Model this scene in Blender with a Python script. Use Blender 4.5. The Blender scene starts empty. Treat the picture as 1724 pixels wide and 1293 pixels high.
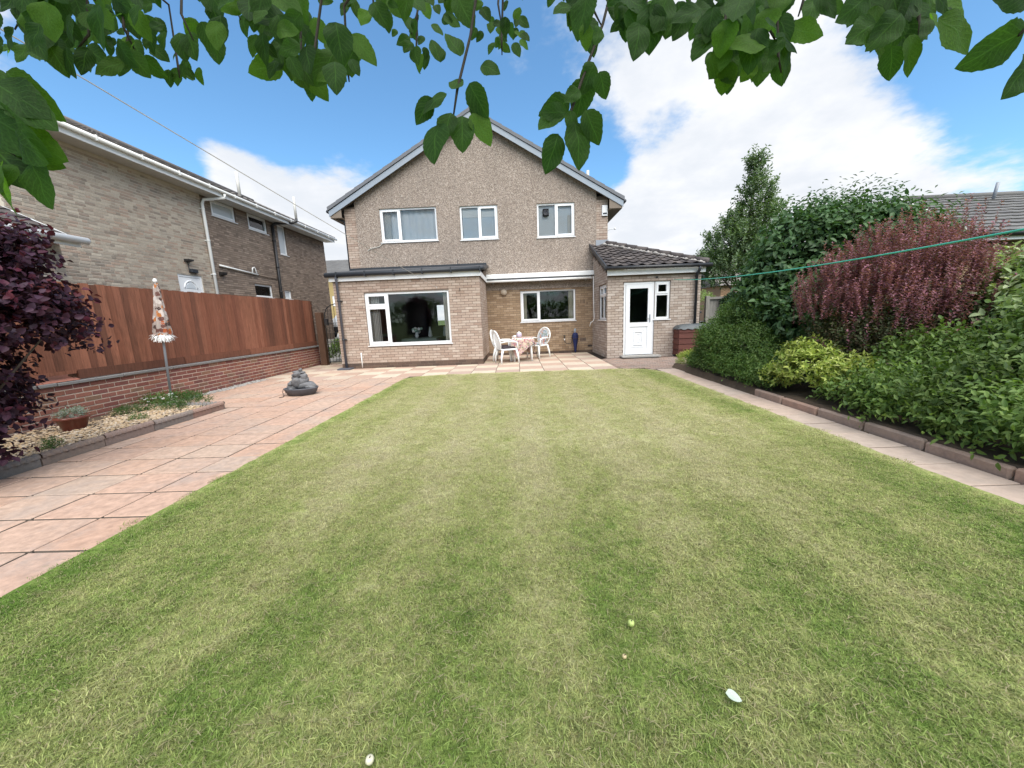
import bpy, bmesh, math, random
import numpy as np
from mathutils import Vector, Matrix

random.seed(7)
SC = bpy.context.scene
COL = SC.collection
R = math.radians

# ------------------------------------------------------------------ camera
CAM_H = 1.32
PITCH, YAW, ROLL = 0.178098585, -0.02233988, 0.0395951842
FPX, CXP, CYP = 627.0, 862.0, 646.5            # focal length and centre in pixels of the 1724 px photograph
_F = Vector((math.sin(YAW)*math.cos(PITCH), math.cos(YAW)*math.cos(PITCH), -math.sin(PITCH)))
_R0 = Vector((math.cos(YAW), -math.sin(YAW), 0))
_D0 = _F.cross(_R0)
_X = math.cos(ROLL)*_R0 + math.sin(ROLL)*_D0
_Y = -math.sin(ROLL)*_R0 + math.cos(ROLL)*_D0
CAM_P = Vector((0, 0, CAM_H))

def at(px, py, depth):
    """point seen at a photo pixel, `depth` metres along the view axis"""
    return CAM_P + ((px-CXP)/FPX*_X + (py-CYP)/FPX*_Y + _F)*depth

cam_data = bpy.data.cameras.new('camera')
cam = bpy.data.objects.new('camera', cam_data)
COL.objects.link(cam)
m = Matrix.Identity(4)
for i in range(3):
    m[i][0] = _X[i]; m[i][1] = -_Y[i]; m[i][2] = -_F[i]; m[i][3] = CAM_P[i]
cam.matrix_world = m
cam_data.sensor_fit = 'HORIZONTAL'
cam_data.sensor_width = 36.0
cam_data.lens = 36.0*FPX/1724.0
cam_data.clip_start = 0.05
cam_data.clip_end = 2000
SC.camera = cam

# ------------------------------------------------------------------ view, sky, sun
SC.view_settings.view_transform = 'Standard'
SC.view_settings.look = 'None'
SC.view_settings.gamma = 1.0
SC.view_settings.use_curve_mapping = False
SC.view_settings.exposure = 2.15
SC.cycles.max_bounces = 8
SC.cycles.transparent_max_bounces = 12
SC.cycles.caustics_reflective = False
SC.cycles.caustics_refractive = False

SUN_EL, SUN_AZ = R(56), R(158)                 # azimuth clockwise from +Y: behind the camera, to the right
sun_data = bpy.data.lights.new('sun', 'SUN')
sun_data.energy = 1.5
sun_data.angle = R(75)
sun_data.color = (1.0, 0.94, 0.85)
sun = bpy.data.objects.new('sun', sun_data)
COL.objects.link(sun)
_sd = Vector((math.sin(SUN_AZ)*math.cos(SUN_EL), math.cos(SUN_AZ)*math.cos(SUN_EL), math.sin(SUN_EL)))
sun.rotation_euler = _sd.to_track_quat('Z', 'Y').to_euler()

class G:
    """small node-tree helper"""
    def __init__(s, tree):
        s.t = tree; s.n = tree.nodes; s.l = tree.links
    def node(s, typ, **kw):
        n = s.n.new(typ)
        for k, v in kw.items(): setattr(n, k, v)
        return n
    def put(s, sock, v):
        if v is None: return
        if hasattr(v, 'links') or isinstance(v, bpy.types.NodeSocket): s.l.new(v, sock)
        else:
            if isinstance(v, (tuple, list)) and len(v) == 3 and sock.type == 'RGBA': v = (*v, 1)
            sock.default_value = v
    def math(s, op, a, b=None, clamp=False):
        n = s.node('ShaderNodeMath', operation=op); n.use_clamp = clamp
        s.put(n.inputs[0], a); s.put(n.inputs[1], b)
        return n.outputs[0]
    def vmath(s, op, a, b=None):
        n = s.node('ShaderNodeVectorMath', operation=op)
        s.put(n.inputs[0], a); s.put(n.inputs[1], b)
        return n.outputs['Value'] if op in ('DOT_PRODUCT', 'LENGTH', 'DISTANCE') else n.outputs[0]
    def scale(s, a, v):
        return s.vmath('MULTIPLY', a, v)
    def noise(s, vec, scale, detail=3, rough=.55, out='Fac', dist=0.0):
        n = s.node('ShaderNodeTexNoise')
        s.put(n.inputs['Vector'], vec); n.inputs['Scale'].default_value = scale
        n.inputs['Detail'].default_value = detail; n.inputs['Roughness'].default_value = rough
        n.inputs['Distortion'].default_value = dist
        return n.outputs[out]
    def voronoi(s, vec, scale, out='Color', feature='F1'):
        n = s.node('ShaderNodeTexVoronoi', feature=feature)
        s.put(n.inputs['Vector'], vec); n.inputs['Scale'].default_value = scale
        return n.outputs[out]
    def ramp(s, fac, stops, interp='LINEAR'):
        n = s.node('ShaderNodeValToRGB'); cr = n.color_ramp; cr.interpolation = interp
        while len(cr.elements) < len(stops): cr.elements.new(0.5)
        for e, (p, c) in zip(cr.elements, stops):
            e.position = p; e.color = (*c, 1) if isinstance(c, (tuple, list)) else (c, c, c, 1)
        s.put(n.inputs[0], fac)
        return n.outputs[0]
    def mix(s, fac, a, b, mode='MIX'):
        n = s.node('ShaderNodeMix', data_type='RGBA', blend_type=mode)
        s.put(n.inputs[0], fac); s.put(n.inputs[6], a); s.put(n.inputs[7], b)
        return n.outputs[2]
    def rng(s, v, a, b, c=0.0, d=1.0):
        n = s.node('ShaderNodeMapRange'); n.interpolation_type = 'SMOOTHSTEP'
        s.put(n.inputs[0], v)
        for i, x in enumerate((a, b, c, d)): n.inputs[1+i].default_value = x
        return n.outputs[0]
    def pos(s): return s.node('ShaderNodeNewGeometry').outputs['Position']
    def rand(s):
        """one random number per separate piece, whether the piece is an object or an island of a mesh"""
        a = s.node('ShaderNodeObjectInfo').outputs['Random']
        b = s.node('ShaderNodeNewGeometry').outputs['Random Per Island']
        return s.math('FRACT', s.math('ADD', s.math('MULTIPLY', a, 7.13), b))
    def bump(s, h, strength=.3, dist=.01):
        n = s.node('ShaderNodeBump'); n.inputs['Strength'].default_value = strength
        n.inputs['Distance'].default_value = dist; s.put(n.inputs['Height'], h)
        return n.outputs[0]

# world: physical sky with broken cloud
W = bpy.data.worlds.new('World'); SC.world = W; W.use_nodes = True
g = G(W.node_tree); g.n.clear()
sky = g.node('ShaderNodeTexSky', sky_type='NISHITA')
sky.sun_disc = False; sky.sun_elevation = SUN_EL; sky.sun_rotation = SUN_AZ
sky.air_density = 1.0; sky.dust_density = 0.6; sky.ozone_density = 2.0
gen = g.node('ShaderNodeTexCoord').outputs['Generated']
sep = g.node('ShaderNodeSeparateXYZ'); g.put(sep.inputs[0], gen)
h = g.math('MAXIMUM', sep.outputs[2], 0.0)
plane = g.vmath('DIVIDE', gen, None)
comb = g.node('ShaderNodeCombineXYZ')
hh = g.math('ADD', h, 0.25)
for i in range(3): g.put(comb.inputs[i], hh)
g.put(plane.node.inputs[1], comb.outputs[0])
cov = g.noise(plane, 1.5, 7, .56, dist=.25)
cov2 = g.noise(plane, 5.5, 5, .6)
cov = g.math('ADD', g.math('MULTIPLY', cov, 1.35), g.math('MULTIPLY', cov2, .80))
cov = g.math('SUBTRACT', cov, .54)
# clouds that stand where the photograph has them: direction, angular radius, weight
def dirpx(px, py): return ((px-CXP)/FPX*_X + (py-CYP)/FPX*_Y + _F).normalized()
for px, py, rad, wgt in [(1180,190,.24,.24),(1380,170,.22,.26),(1480,250,.20,.26),(1240,330,.26,.28),(1100,420,.22,.30),
                         (1060,180,.10,.12),(1560,230,.14,.26),(1610,320,.12,.22),(1690,290,.06,.30),
                         (370,240,.10,.58),(395,290,.08,.40),(550,315,.14,.46),(460,350,.10,.30),(600,420,.20,.30),(20,95,.13,.32),
                         (250,150,.19,-.60),(700,170,.32,-.62),(1710,170,.17,-.60),(1640,280,.05,-.20),(1010,255,.10,-.46),(1125,228,.07,-.34),(1190,190,.035,-.16),(860,330,.12,-.24),(430,110,.25,-.55),(1610,70,.15,-.45)]:
    d = g.vmath('DOT_PRODUCT', g.vmath('NORMALIZE', gen), tuple(dirpx(px, py)))
    ang = g.math('ARCCOSINE', g.math('MINIMUM', d, .99999))
    cov = g.math('ADD', cov, g.math('MULTIPLY', g.rng(ang, rad*1.35, 0.0), wgt))
cov = g.math('ADD', cov, g.math('MULTIPLY', g.rng(h, .26, .02), .22))    # cloud piles up towards the horizon
mask = g.rng(cov, .42, .78)
shade = g.noise(plane, 2.6, 5, .6)
ccol = g.mix(g.rng(shade, .35, .7), (2.55, 2.68, 2.88), (3.15, 3.18, 3.26))
tint = g.mix(1.0, sky.outputs[0], (.47, .66, .72), 'MULTIPLY')
out = g.mix(mask, tint, ccol)
bg = g.node('ShaderNodeBackground'); g.put(bg.inputs[0], out); bg.inputs[1].default_value = 0.075
wo = g.node('ShaderNodeOutputWorld'); g.l.new(bg.outputs[0], wo.inputs[0])

# ------------------------------------------------------------------ materials
def new_mat(name):
    mt = bpy.data.materials.new(name); mt.use_nodes = True
    g = G(mt.node_tree); g.n.clear()
    b = g.node('ShaderNodeBsdfPrincipled'); o = g.node('ShaderNodeOutputMaterial')
    g.l.new(b.outputs[0], o.inputs[0])
    return mt, g, b, o

def plain(name, c, rough=.5, spec=.5, var=.06, nscale=6.0, bump=0.0, bscale=80.0, dirt=0.0, metal=0.0):
    """painted / moulded surface with slight unevenness and dirt"""
    mt, g, b, o = new_mat(name)
    p = g.pos()
    n = g.noise(p, nscale, 4, .6)
    lo = tuple(x*(1-var) for x in c); hi = tuple(min(1, x*(1+var)) for x in c)
    col = g.mix(n, lo, hi)
    if dirt:
        dn = g.noise(p, 3.3, 6, .7)
        col = g.mix(g.math('MULTIPLY', g.rng(dn, .5, .75), dirt), col, (.16, .13, .09))
    g.put(b.inputs['Base Color'], col)
    b.inputs['Roughness'].default_value = rough; b.inputs['Metallic'].default_value = metal
    b.inputs['Specular IOR Level'].default_value = spec
    if bump: g.put(b.inputs['Normal'], g.bump(g.noise(p, bscale, 3), bump, .004))
    return mt

def pieces(name, stops, rough=.85, grain=.16, gscale=40.0, bump=.5, bdist=.004, stain=.0, sscale=1.2, stain_col=(.1, .09, .07), spec=.25, soft=True):
    """bricks, slabs, tiles, boards: every piece its own shade, with grain and staining"""
    mt, g, b, o = new_mat(name)
    p = g.pos()
    col = g.ramp(g.rand(), [(i/(len(stops)-1 if soft else len(stops)), c) for i, c in enumerate(stops)], 'LINEAR' if soft else 'CONSTANT')
    n = g.noise(p, gscale, 5, .65)
    col = g.mix(1.0, col, g.ramp(n, [(.25, 1-grain*1.6), (.75, 1+grain*.6)]), 'MULTIPLY')
    if stain:
        s = g.noise(p, sscale, 6, .68)
        col = g.mix(g.math('MULTIPLY', g.rng(s, .46, .72), stain), col, stain_col)
    g.put(b.inputs['Base Color'], col)
    b.inputs['Roughness'].default_value = rough; b.inputs['Specular IOR Level'].default_value = spec
    g.put(b.inputs['Normal'], g.bump(n, bump, bdist))
    return mt

def leaf_mat(name, stops, trans=.35, rough=.55, spec=.25, clump=.35, cscale=1.6, tcol=1.3, veins=False):
    mt, g, b, o = new_mat(name)
    p = g.pos()
    r = g.rand()
    col = g.ramp(r, [(i/(len(stops)-1), c) for i, c in enumerate(stops)])
    n = g.noise(p, cscale, 3)
    col = g.mix(1.0, col, g.ramp(n, [(.3, 1-clump), (.7, 1+clump)]), 'MULTIPLY')
    if veins:
        uv = g.node('ShaderNodeSeparateXYZ'); g.put(uv.inputs[0], g.node('ShaderNodeTexCoord').outputs['UV'])
        v = g.math('ABSOLUTE', g.math('SUBTRACT', uv.outputs[1], .5))
        rib = g.rng(v, .035, .012)
        side = g.math('SINE', g.math('SUBTRACT', g.math('MULTIPLY', uv.outputs[0], 46.0), g.math('MULTIPLY', v, 34.0)))
        net = g.noise(g.node('ShaderNodeTexCoord').outputs['UV'], 22, 3)
        lines = g.math('MAXIMUM', rib, g.math('MULTIPLY', g.rng(side, .72, .98), .55))
        col = g.mix(1.0, col, g.ramp(net, [(.3,.72),(.7,1.22)]), 'MULTIPLY')
        col = g.mix(g.math('MULTIPLY', lines, .45), col, tuple(min(1, c*1.9) for c in stops[1]))
        g.put(b.inputs['Normal'], g.bump(g.math('SUBTRACT', net, lines), .35, .002))
    g.put(b.inputs['Base Color'], col)
    b.inputs['Roughness'].default_value = rough; b.inputs['Specular IOR Level'].default_value = spec
    t = g.node('ShaderNodeBsdfTranslucent')
    g.put(t.inputs[0], g.mix(1.0, col, (tcol*1.05, tcol*1.2, tcol*.5), 'MULTIPLY'))
    mx = g.node('ShaderNodeMixShader'); mx.inputs[0].default_value = trans
    g.l.new(b.outputs[0], mx.inputs[1]); g.l.new(t.outputs[0], mx.inputs[2]); g.l.new(mx.outputs[0], o.inputs[0])
    return mt

M = {}
M['buff'] = pieces('buff brick', [(0.337,0.241,0.190),(0.459,0.358,0.293),(0.367,0.273,0.218),(0.530,0.439,0.368),(0.398,0.305,0.247),(0.479,0.385,0.316)], stain=.35, sscale=1.1, stain_col=(.33,.24,.18))
M['annexe_brick'] = pieces('pale buff brick', [(.40,.32,.265),(.48,.40,.34),(.36,.285,.235),(.53,.455,.395),(.43,.35,.295)], stain=.22, sscale=1.4, stain_col=(.30,.23,.16))
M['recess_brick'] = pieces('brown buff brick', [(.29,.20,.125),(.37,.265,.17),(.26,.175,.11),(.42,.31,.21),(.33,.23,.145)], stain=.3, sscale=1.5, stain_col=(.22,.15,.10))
M['plinth'] = pieces('dark plinth brick', [(.10,.068,.055),(.15,.10,.075),(.085,.06,.05)], stain=.25)
M['red_brick'] = pieces('red garden brick', [(.27,.105,.075),(.20,.075,.065),(.33,.14,.10),(.235,.095,.085),(.30,.13,.085),(.25,.15,.10)], stain=.55, sscale=1.9, stain_col=(.10,.07,.06))
M['pale_neigh'] = pieces('pale stock brick', [(0.411,0.344,0.276),(0.516,0.440,0.354),(0.359,0.300,0.244),(0.472,0.349,0.271),(0.288,0.243,0.200),(0.551,0.481,0.389),(0.438,0.371,0.298)], stain=.2, sscale=.9, stain_col=(.22,.17,.12))
M['dark_neigh'] = pieces('brown stock brick', [(0.252,0.190,0.151),(0.336,0.263,0.207),(0.174,0.134,0.109),(0.386,0.302,0.241)], stain=.2, sscale=.9, stain_col=(.12,.085,.065))
M['right_brick'] = pieces('bungalow brick', [(.33,.21,.13),(.40,.27,.17),(.28,.18,.11)])
M['mortar'] = plain('grey mortar', (.165,.125,.10), .95, .1, .12, 9, .4, 120, .25)
M['mortar_dark'] = plain('brown mortar', (.165,.125,.098), .95, .1, .12, 9, .4, 120, .2)
M['mortar_pale'] = plain('pale mortar', (.52,.46,.38), .95, .1, .12, 9, .4, 120, .2)
M['mortar_red'] = plain('sandy mortar', (.56,.46,.37), .95, .1, .14, 7, .4, 120, .45)

def pebbledash(name):
    mt, g, b, o = new_mat(name)
    p = g.pos()
    v = g.voronoi(p, 68.0)
    sp = g.node('ShaderNodeSeparateColor'); g.put(sp.inputs[0], v)
    col = g.ramp(sp.outputs[0], [(0,(.15,.115,.095)),(.3,(.25,.20,.165)),(.55,(.31,.25,.205)),(.8,(.40,.335,.28)),(1,(.54,.47,.41))])
    n = g.noise(p, 16, 4, .7)
    col = g.mix(1.0, col, g.ramp(n, [(.3, .80), (.7, 1.15)]), 'MULTIPLY')
    s = g.math('ADD', g.math('MULTIPLY', g.noise(g.scale(p, (1, 1, .35)), 1.3, 6, .65), .6), g.math('MULTIPLY', g.noise(g.scale(p, (4, 4, .3)), 1.6, 5, .65), .4))
    col = g.mix(g.math('MULTIPLY', g.rng(s, .44, .68), .40), col, (.20,.17,.145))
    g.put(b.inputs['Base Color'], col)
    b.inputs['Roughness'].default_value = .9; b.inputs['Specular IOR Level'].default_value = .2
    g.put(b.inputs['Normal'], g.bump(g.voronoi(p, 46.0, 'Distance'), .8, .01))
    return mt
M['pebble'] = pebbledash('pebbledash render')
M['upvc'] = plain('white upvc', (.80,.81,.82), .3, .5, .03, 3, 0, 1, .05)
M['white_paint'] = plain('white paint', (.74,.75,.75), .45, .4, .05, 5, 0, 1, .12)
M['white_plastic'] = plain('white moulded plastic', (.78,.78,.76), .4, .45, .04, 5, 0, 1, .08)
M['barge'] = plain('sky tinted bargeboard', (.27,.31,.36), .45, .4, .07, 4, 0, 1, .12)  # whitish board; the sky's grey-blue reflection is put into its colour
M['soffit'] = plain('brown soffit', (.20,.16,.125), .7, .3)
M['white_soffit'] = plain('white soffit', (.55,.54,.5), .6, .3, .05, 3, 0, 1, .2)
M['gutter'] = plain('dark grey gutter', (.022,.026,.033), .5, .5, .2)
M['pipe'] = plain('slate grey downpipe', (.085,.092,.115), .38, .5, .12, 5, 0, 1, .1)
M['black_pipe'] = plain('weathered black pipe', (.018,.018,.02), .45, .5, .3, 8, 0, 1, .3)
M['black_matt'] = plain('matt black plastic', (.012,.012,.013), .9, .1, .1)
M['felt'] = plain('roofing felt', (.06,.063,.07), .8, .3, .2, 5, .3, 60)
M['lead'] = plain('lead flashing', (.25,.27,.30), .55, .5, .15, 6)
M['verge'] = plain('grey verge tile', (.15,.155,.17), .7, .3, .18, 7, .4, 50, .15)
M['roof_dark'] = pieces('dark pantile', [(.055,.047,.047),(.075,.063,.06),(.048,.042,.043),(.095,.08,.075)], rough=.75, stain=.45, sscale=3.0, stain_col=(.22,.19,.17))
M['roof_grey'] = pieces('grey concrete tile', [(.14,.135,.13),(.165,.16,.152),(.125,.12,.118),(.185,.18,.17)], rough=.85, stain=.3, sscale=1.6, stain_col=(.09,.09,.08))
M['roof_brown'] = pieces('brown concrete tile', [(.16,.14,.13),(.185,.165,.15),(.14,.125,.115)], rough=.85, stain=.25, sscale=1.6)
M['ridge_mortar'] = plain('ridge mortar', (.34,.32,.30), .9, .2, .25, 14, .5, 60, .3)
M['concrete'] = plain('grey concrete', (.33,.32,.30), .9, .2, .18, 9, .5, 90, .35)
M['dark_conc'] = plain('weathered coping', (.21,.205,.20), .9, .2, .2, 9, .5, 90, .35)
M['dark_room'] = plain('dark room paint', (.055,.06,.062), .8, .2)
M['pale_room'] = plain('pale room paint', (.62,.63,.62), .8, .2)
M['room_floor'] = plain('carpet', (.08,.065,.05), .95, .1)

def glass(name, tint=(.975,.985,.985), boost=1.0):
    mt, g, b, o = new_mat(name)
    g.n.remove(b)
    t = g.node('ShaderNodeBsdfTransparent'); g.put(t.inputs[0], tint)
    gl = g.node('ShaderNodeBsdfGlossy'); gl.inputs['Roughness'].default_value = .015
    fr = g.node('ShaderNodeFresnel'); fr.inputs[0].default_value = 1.5
    f = g.math('MULTIPLY', fr.outputs[0], boost*1.3, True)
    mx = g.node('ShaderNodeMixShader'); g.put(mx.inputs[0], f)
    g.l.new(t.outputs[0], mx.inputs[1]); g.l.new(gl.outputs[0], mx.inputs[2]); g.l.new(mx.outputs[0], o.inputs[0])
    return mt
M['glass'] = glass('window glass')
M['frosted'] = plain('frosted glass', (.60,.64,.67), .18, .6, .06, 3)
M['frosted_pale'] = plain('pale obscure glass', (.50,.54,.57), .2, .6, .06, 3)

def fabric_stripe(name, c1, c2, sc, axis=0, rough=.9):
    mt, g, b, o = new_mat(name)
    sp = g.node('ShaderNodeSeparateXYZ'); g.put(sp.inputs[0], g.pos())
    w = g.math('SINE', g.math('MULTIPLY', sp.outputs[axis], sc))
    g.put(b.inputs['Base Color'], g.mix(g.rng(w, -.2, .5), c1, c2)); b.inputs['Roughness'].default_value = rough
    b.inputs['Specular IOR Level'].default_value = .1
    return mt
M['curtain'] = plain('pale curtain', (.55,.53,.48), .9, .1, .08, 20)
M['net'] = plain('net blind', (.78,.80,.82), .9, .1, .04, 9)
M['cream_blind'] = plain('cream blind', (.50,.46,.36), .9, .1)
M['stripe_curtain'] = fabric_stripe('striped curtain', (.50,.49,.46), (.18,.17,.16), 130)

# lawn colour shared by the turf and the blades on it: mowing stripes, dry patches, greener edges
def lawn_color(g):
    p = g.pos()
    sp = g.node('ShaderNodeSeparateXYZ'); g.put(sp.inputs[0], p)
    warp = g.math('MULTIPLY', g.math('SUBTRACT', g.noise(p, .8, 3), .5), .42)
    xw = g.math('ADD', sp.outputs[0], warp)
    st = g.math('SINE', g.math('ADD', g.math('MULTIPLY', xw, 6.283/.78), .9))
    st = g.math('MULTIPLY', g.math('SUBTRACT', g.rng(st, -.8, .8), .5), g.rng(g.noise(p, .5, 2), .3, .6, .35, 1.0))
    def dev(scale, w, det=5, ro=.65, off=(0,0,0)): return g.math('MULTIPLY', g.math('SUBTRACT', g.noise(g.vmath('ADD', p, off), scale, det, ro), .5), w)
    fine = g.noise(p, 7.0, 5, .7)
    edge = g.math('MAXIMUM', g.rng(sp.outputs[0], 1.9, 3.0), g.rng(sp.outputs[0], -1.7, -2.6))
    dry = g.math('ADD', g.math('MULTIPLY', st, .19), dev(1.1, .50))
    dry = g.math('ADD', dry, dev(5.0, .80, 5, .72)); dry = g.math('ADD', dry, dev(16, .70, 4, .7, (3,7,1)))
    dry = g.math('ADD', dry, g.math('MULTIPLY', g.rng(sp.outputs[1], 1.0, 3.8), .40))
    dry = g.math('SUBTRACT', g.math('ADD', dry, .34), g.math('MULTIPLY', edge, .26))
    base = g.ramp(dry, [(.02,(.135,.225,.040)),(.24,(.230,.305,.078)),(.48,(.375,.400,.150)),(.72,(.48,.465,.235)),(1,(.52,.475,.29))])
    brown = g.noise(g.vmath('ADD', p, (13.1, 4.2, 0)), 5.5, 6, .75)
    base = g.mix(g.math('MULTIPLY', g.rng(brown, .52, .74), g.rng(sp.outputs[1], 4.5, 1.0, .08, .62)), base, (.30,.235,.145))
    return base, fine

def lawn_mat():
    mt, g, b, o = new_mat('lawn turf')
    c, fine = lawn_color(g)
    n = g.noise(g.pos(), 60, 4, .7)
    c = g.mix(1.0, c, g.ramp(n, [(.3,.55),(.7,1.05)]), 'MULTIPLY')
    g.put(b.inputs['Base Color'], c); b.inputs['Roughness'].default_value = .95; b.inputs['Specular IOR Level'].default_value = .1
    g.put(b.inputs['Normal'], g.bump(n, .8, .02))
    return mt
def blade_mat():
    mt, g, b, o = new_mat('grass blade')
    c, fine = lawn_color(g)
    r = g.node('ShaderNodeNewGeometry').outputs['Random Per Island']
    r2 = g.math('FRACT', g.math('MULTIPLY', r, 17.31))
    c = g.mix(1.0, c, g.ramp(r2, [(0,.50),(1,1.45)]), 'MULTIPLY')
    c = g.mix(g.math('MULTIPLY', g.rng(r, .82, .86), .8), c, (.40,.34,.20))
    g.put(b.inputs['Base Color'], c); b.inputs['Roughness'].default_value = .55; b.inputs['Specular IOR Level'].default_value = .25
    t = g.node('ShaderNodeBsdfTranslucent'); g.put(t.inputs[0], c)
    mx = g.node('ShaderNodeMixShader'); mx.inputs[0].default_value = .3
    g.l.new(b.outputs[0], mx.inputs[1]); g.l.new(t.outputs[0], mx.inputs[2]); g.l.new(mx.outputs[0], o.inputs[0])
    return mt
M['lawn'] = lawn_mat(); M['blade'] = blade_mat()
M['soil'] = plain('dark soil', (.105,.078,.056), .95, .1, .35, 12, .9, 60)
M['rough_grass'] = plain('rough grass', (.07,.095,.03), .95, .1, .4, 4, .8, 60)
M['side_shade'] = plain('slab side shade', (.17,.14,.115), .95, .1, .3, 20)  # slab sides coloured dark so the joints read as shaded gaps
M['sub'] = plain('sandy bedding', (.035,.028,.025), .95, .1, .25, 20, .5, 90)
M['slab_pink'] = pieces('pink riven slab', [(0.484,0.326,0.247),(0.505,0.336,0.251),(0.469,0.336,0.259),(0.489,0.312,0.225),(0.515,0.360,0.273),(0.464,0.346,0.268)], rough=.85, grain=.24, gscale=14, bump=.6, bdist=.012, stain=.6, sscale=2.2, stain_col=(.31,.26,.23))
M['slab_path'] = pieces('buff path slab', [(0.480,0.353,0.279),(0.460,0.372,0.306),(0.510,0.382,0.302)], rough=.85, grain=.14, gscale=9, bump=.5, bdist=.01, stain=.4, sscale=1.4, stain_col=(.27,.24,.21))
M['slab_yellow'] = pieces('yellow patio slab', [(0.513,0.422,0.315),(0.551,0.470,0.367),(0.475,0.394,0.310)], grain=.1, gscale=14, bump=.3, stain=.3, sscale=1.3, stain_col=(.32,.26,.20))
M['slab_red'] = pieces('red patio slab', [(0.417,0.291,0.224),(0.446,0.321,0.250),(0.398,0.296,0.244)], grain=.1, gscale=14, bump=.3, stain=.3, sscale=1.3, stain_col=(.28,.22,.18))
M['paver'] = pieces('block paver', [(.27,.20,.165),(.32,.235,.19),(.25,.20,.17),(.30,.20,.155)], stain=.4, sscale=2.0)
M['edging'] = pieces('weathered edging', [(.25,.18,.145),(.22,.20,.175),(.30,.19,.15),(.20,.185,.17)], stain=.5, sscale=3.0, stain_col=(.13,.12,.10))
M['kerb'] = pieces('weathered kerb', [(0.414,0.281,0.215),(0.368,0.275,0.221),(0.448,0.286,0.215)], stain=.55, sscale=5.0, stain_col=(.15,.135,.11))
M['gravel'] = pieces('gravel stones', [(.54,.40,.25),(.44,.31,.18),(.62,.52,.40),(.36,.26,.17),(.50,.36,.21),(.32,.27,.22)], gscale=60)

def wood(name, stops, axis_scale, rough=.75, stain=.35, stain_col=(.07,.035,.02)):
    mt, g, b, o = new_mat(name)
    p = g.pos()
    col = g.ramp(g.rand(), [(i/(len(stops)-1), c) for i, c in enumerate(stops)])
    gr = g.noise(g.scale(p, axis_scale), 6, 6, .7, dist=.6)
    col = g.mix(1.0, col, g.ramp(gr, [(.28,.55),(.5,.95),(.74,1.25)]), 'MULTIPLY')
    s = g.noise(g.scale(p, (1,1,.5)), 1.7, 5, .7)
    col = g.mix(g.math('MULTIPLY', g.rng(s, .45, .75), stain), col, stain_col)
    g.put(b.inputs['Base Color'], col); b.inputs['Roughness'].default_value = rough; b.inputs['Specular IOR Level'].default_value = .25
    g.put(b.inputs['Normal'], g.bump(gr, .4, .006))
    return mt
M['fence'] = wood('red brown fence stain', [(.185,.072,.043),(.225,.088,.053),(.13,.055,.036),(.20,.082,.05),(.29,.12,.073),(.16,.062,.039)], (9, 9, .6))
M['old_fence'] = wood('grey weathered wood', [(.20,.19,.175),(.24,.225,.20),(.17,.16,.15)], (9, 9, .6), stain=.3, stain_col=(.1,.1,.09))
M['box_wood'] = wood('red brown shiplap', [(.135,.05,.038),(.15,.057,.043),(.125,.046,.036)], (1, 1, 12), .6, .2)
M['post_wood'] = wood('dark brown post', [(.085,.045,.03),(.10,.055,.035)], (9, 9, .6))
M['bark'] = wood('bark', [(.075,.06,.045),(.09,.07,.055)], (5, 5, 1.2))
M['twig'] = plain('dark twig', (.045,.038,.028), .8, .2, .25, 30)
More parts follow.
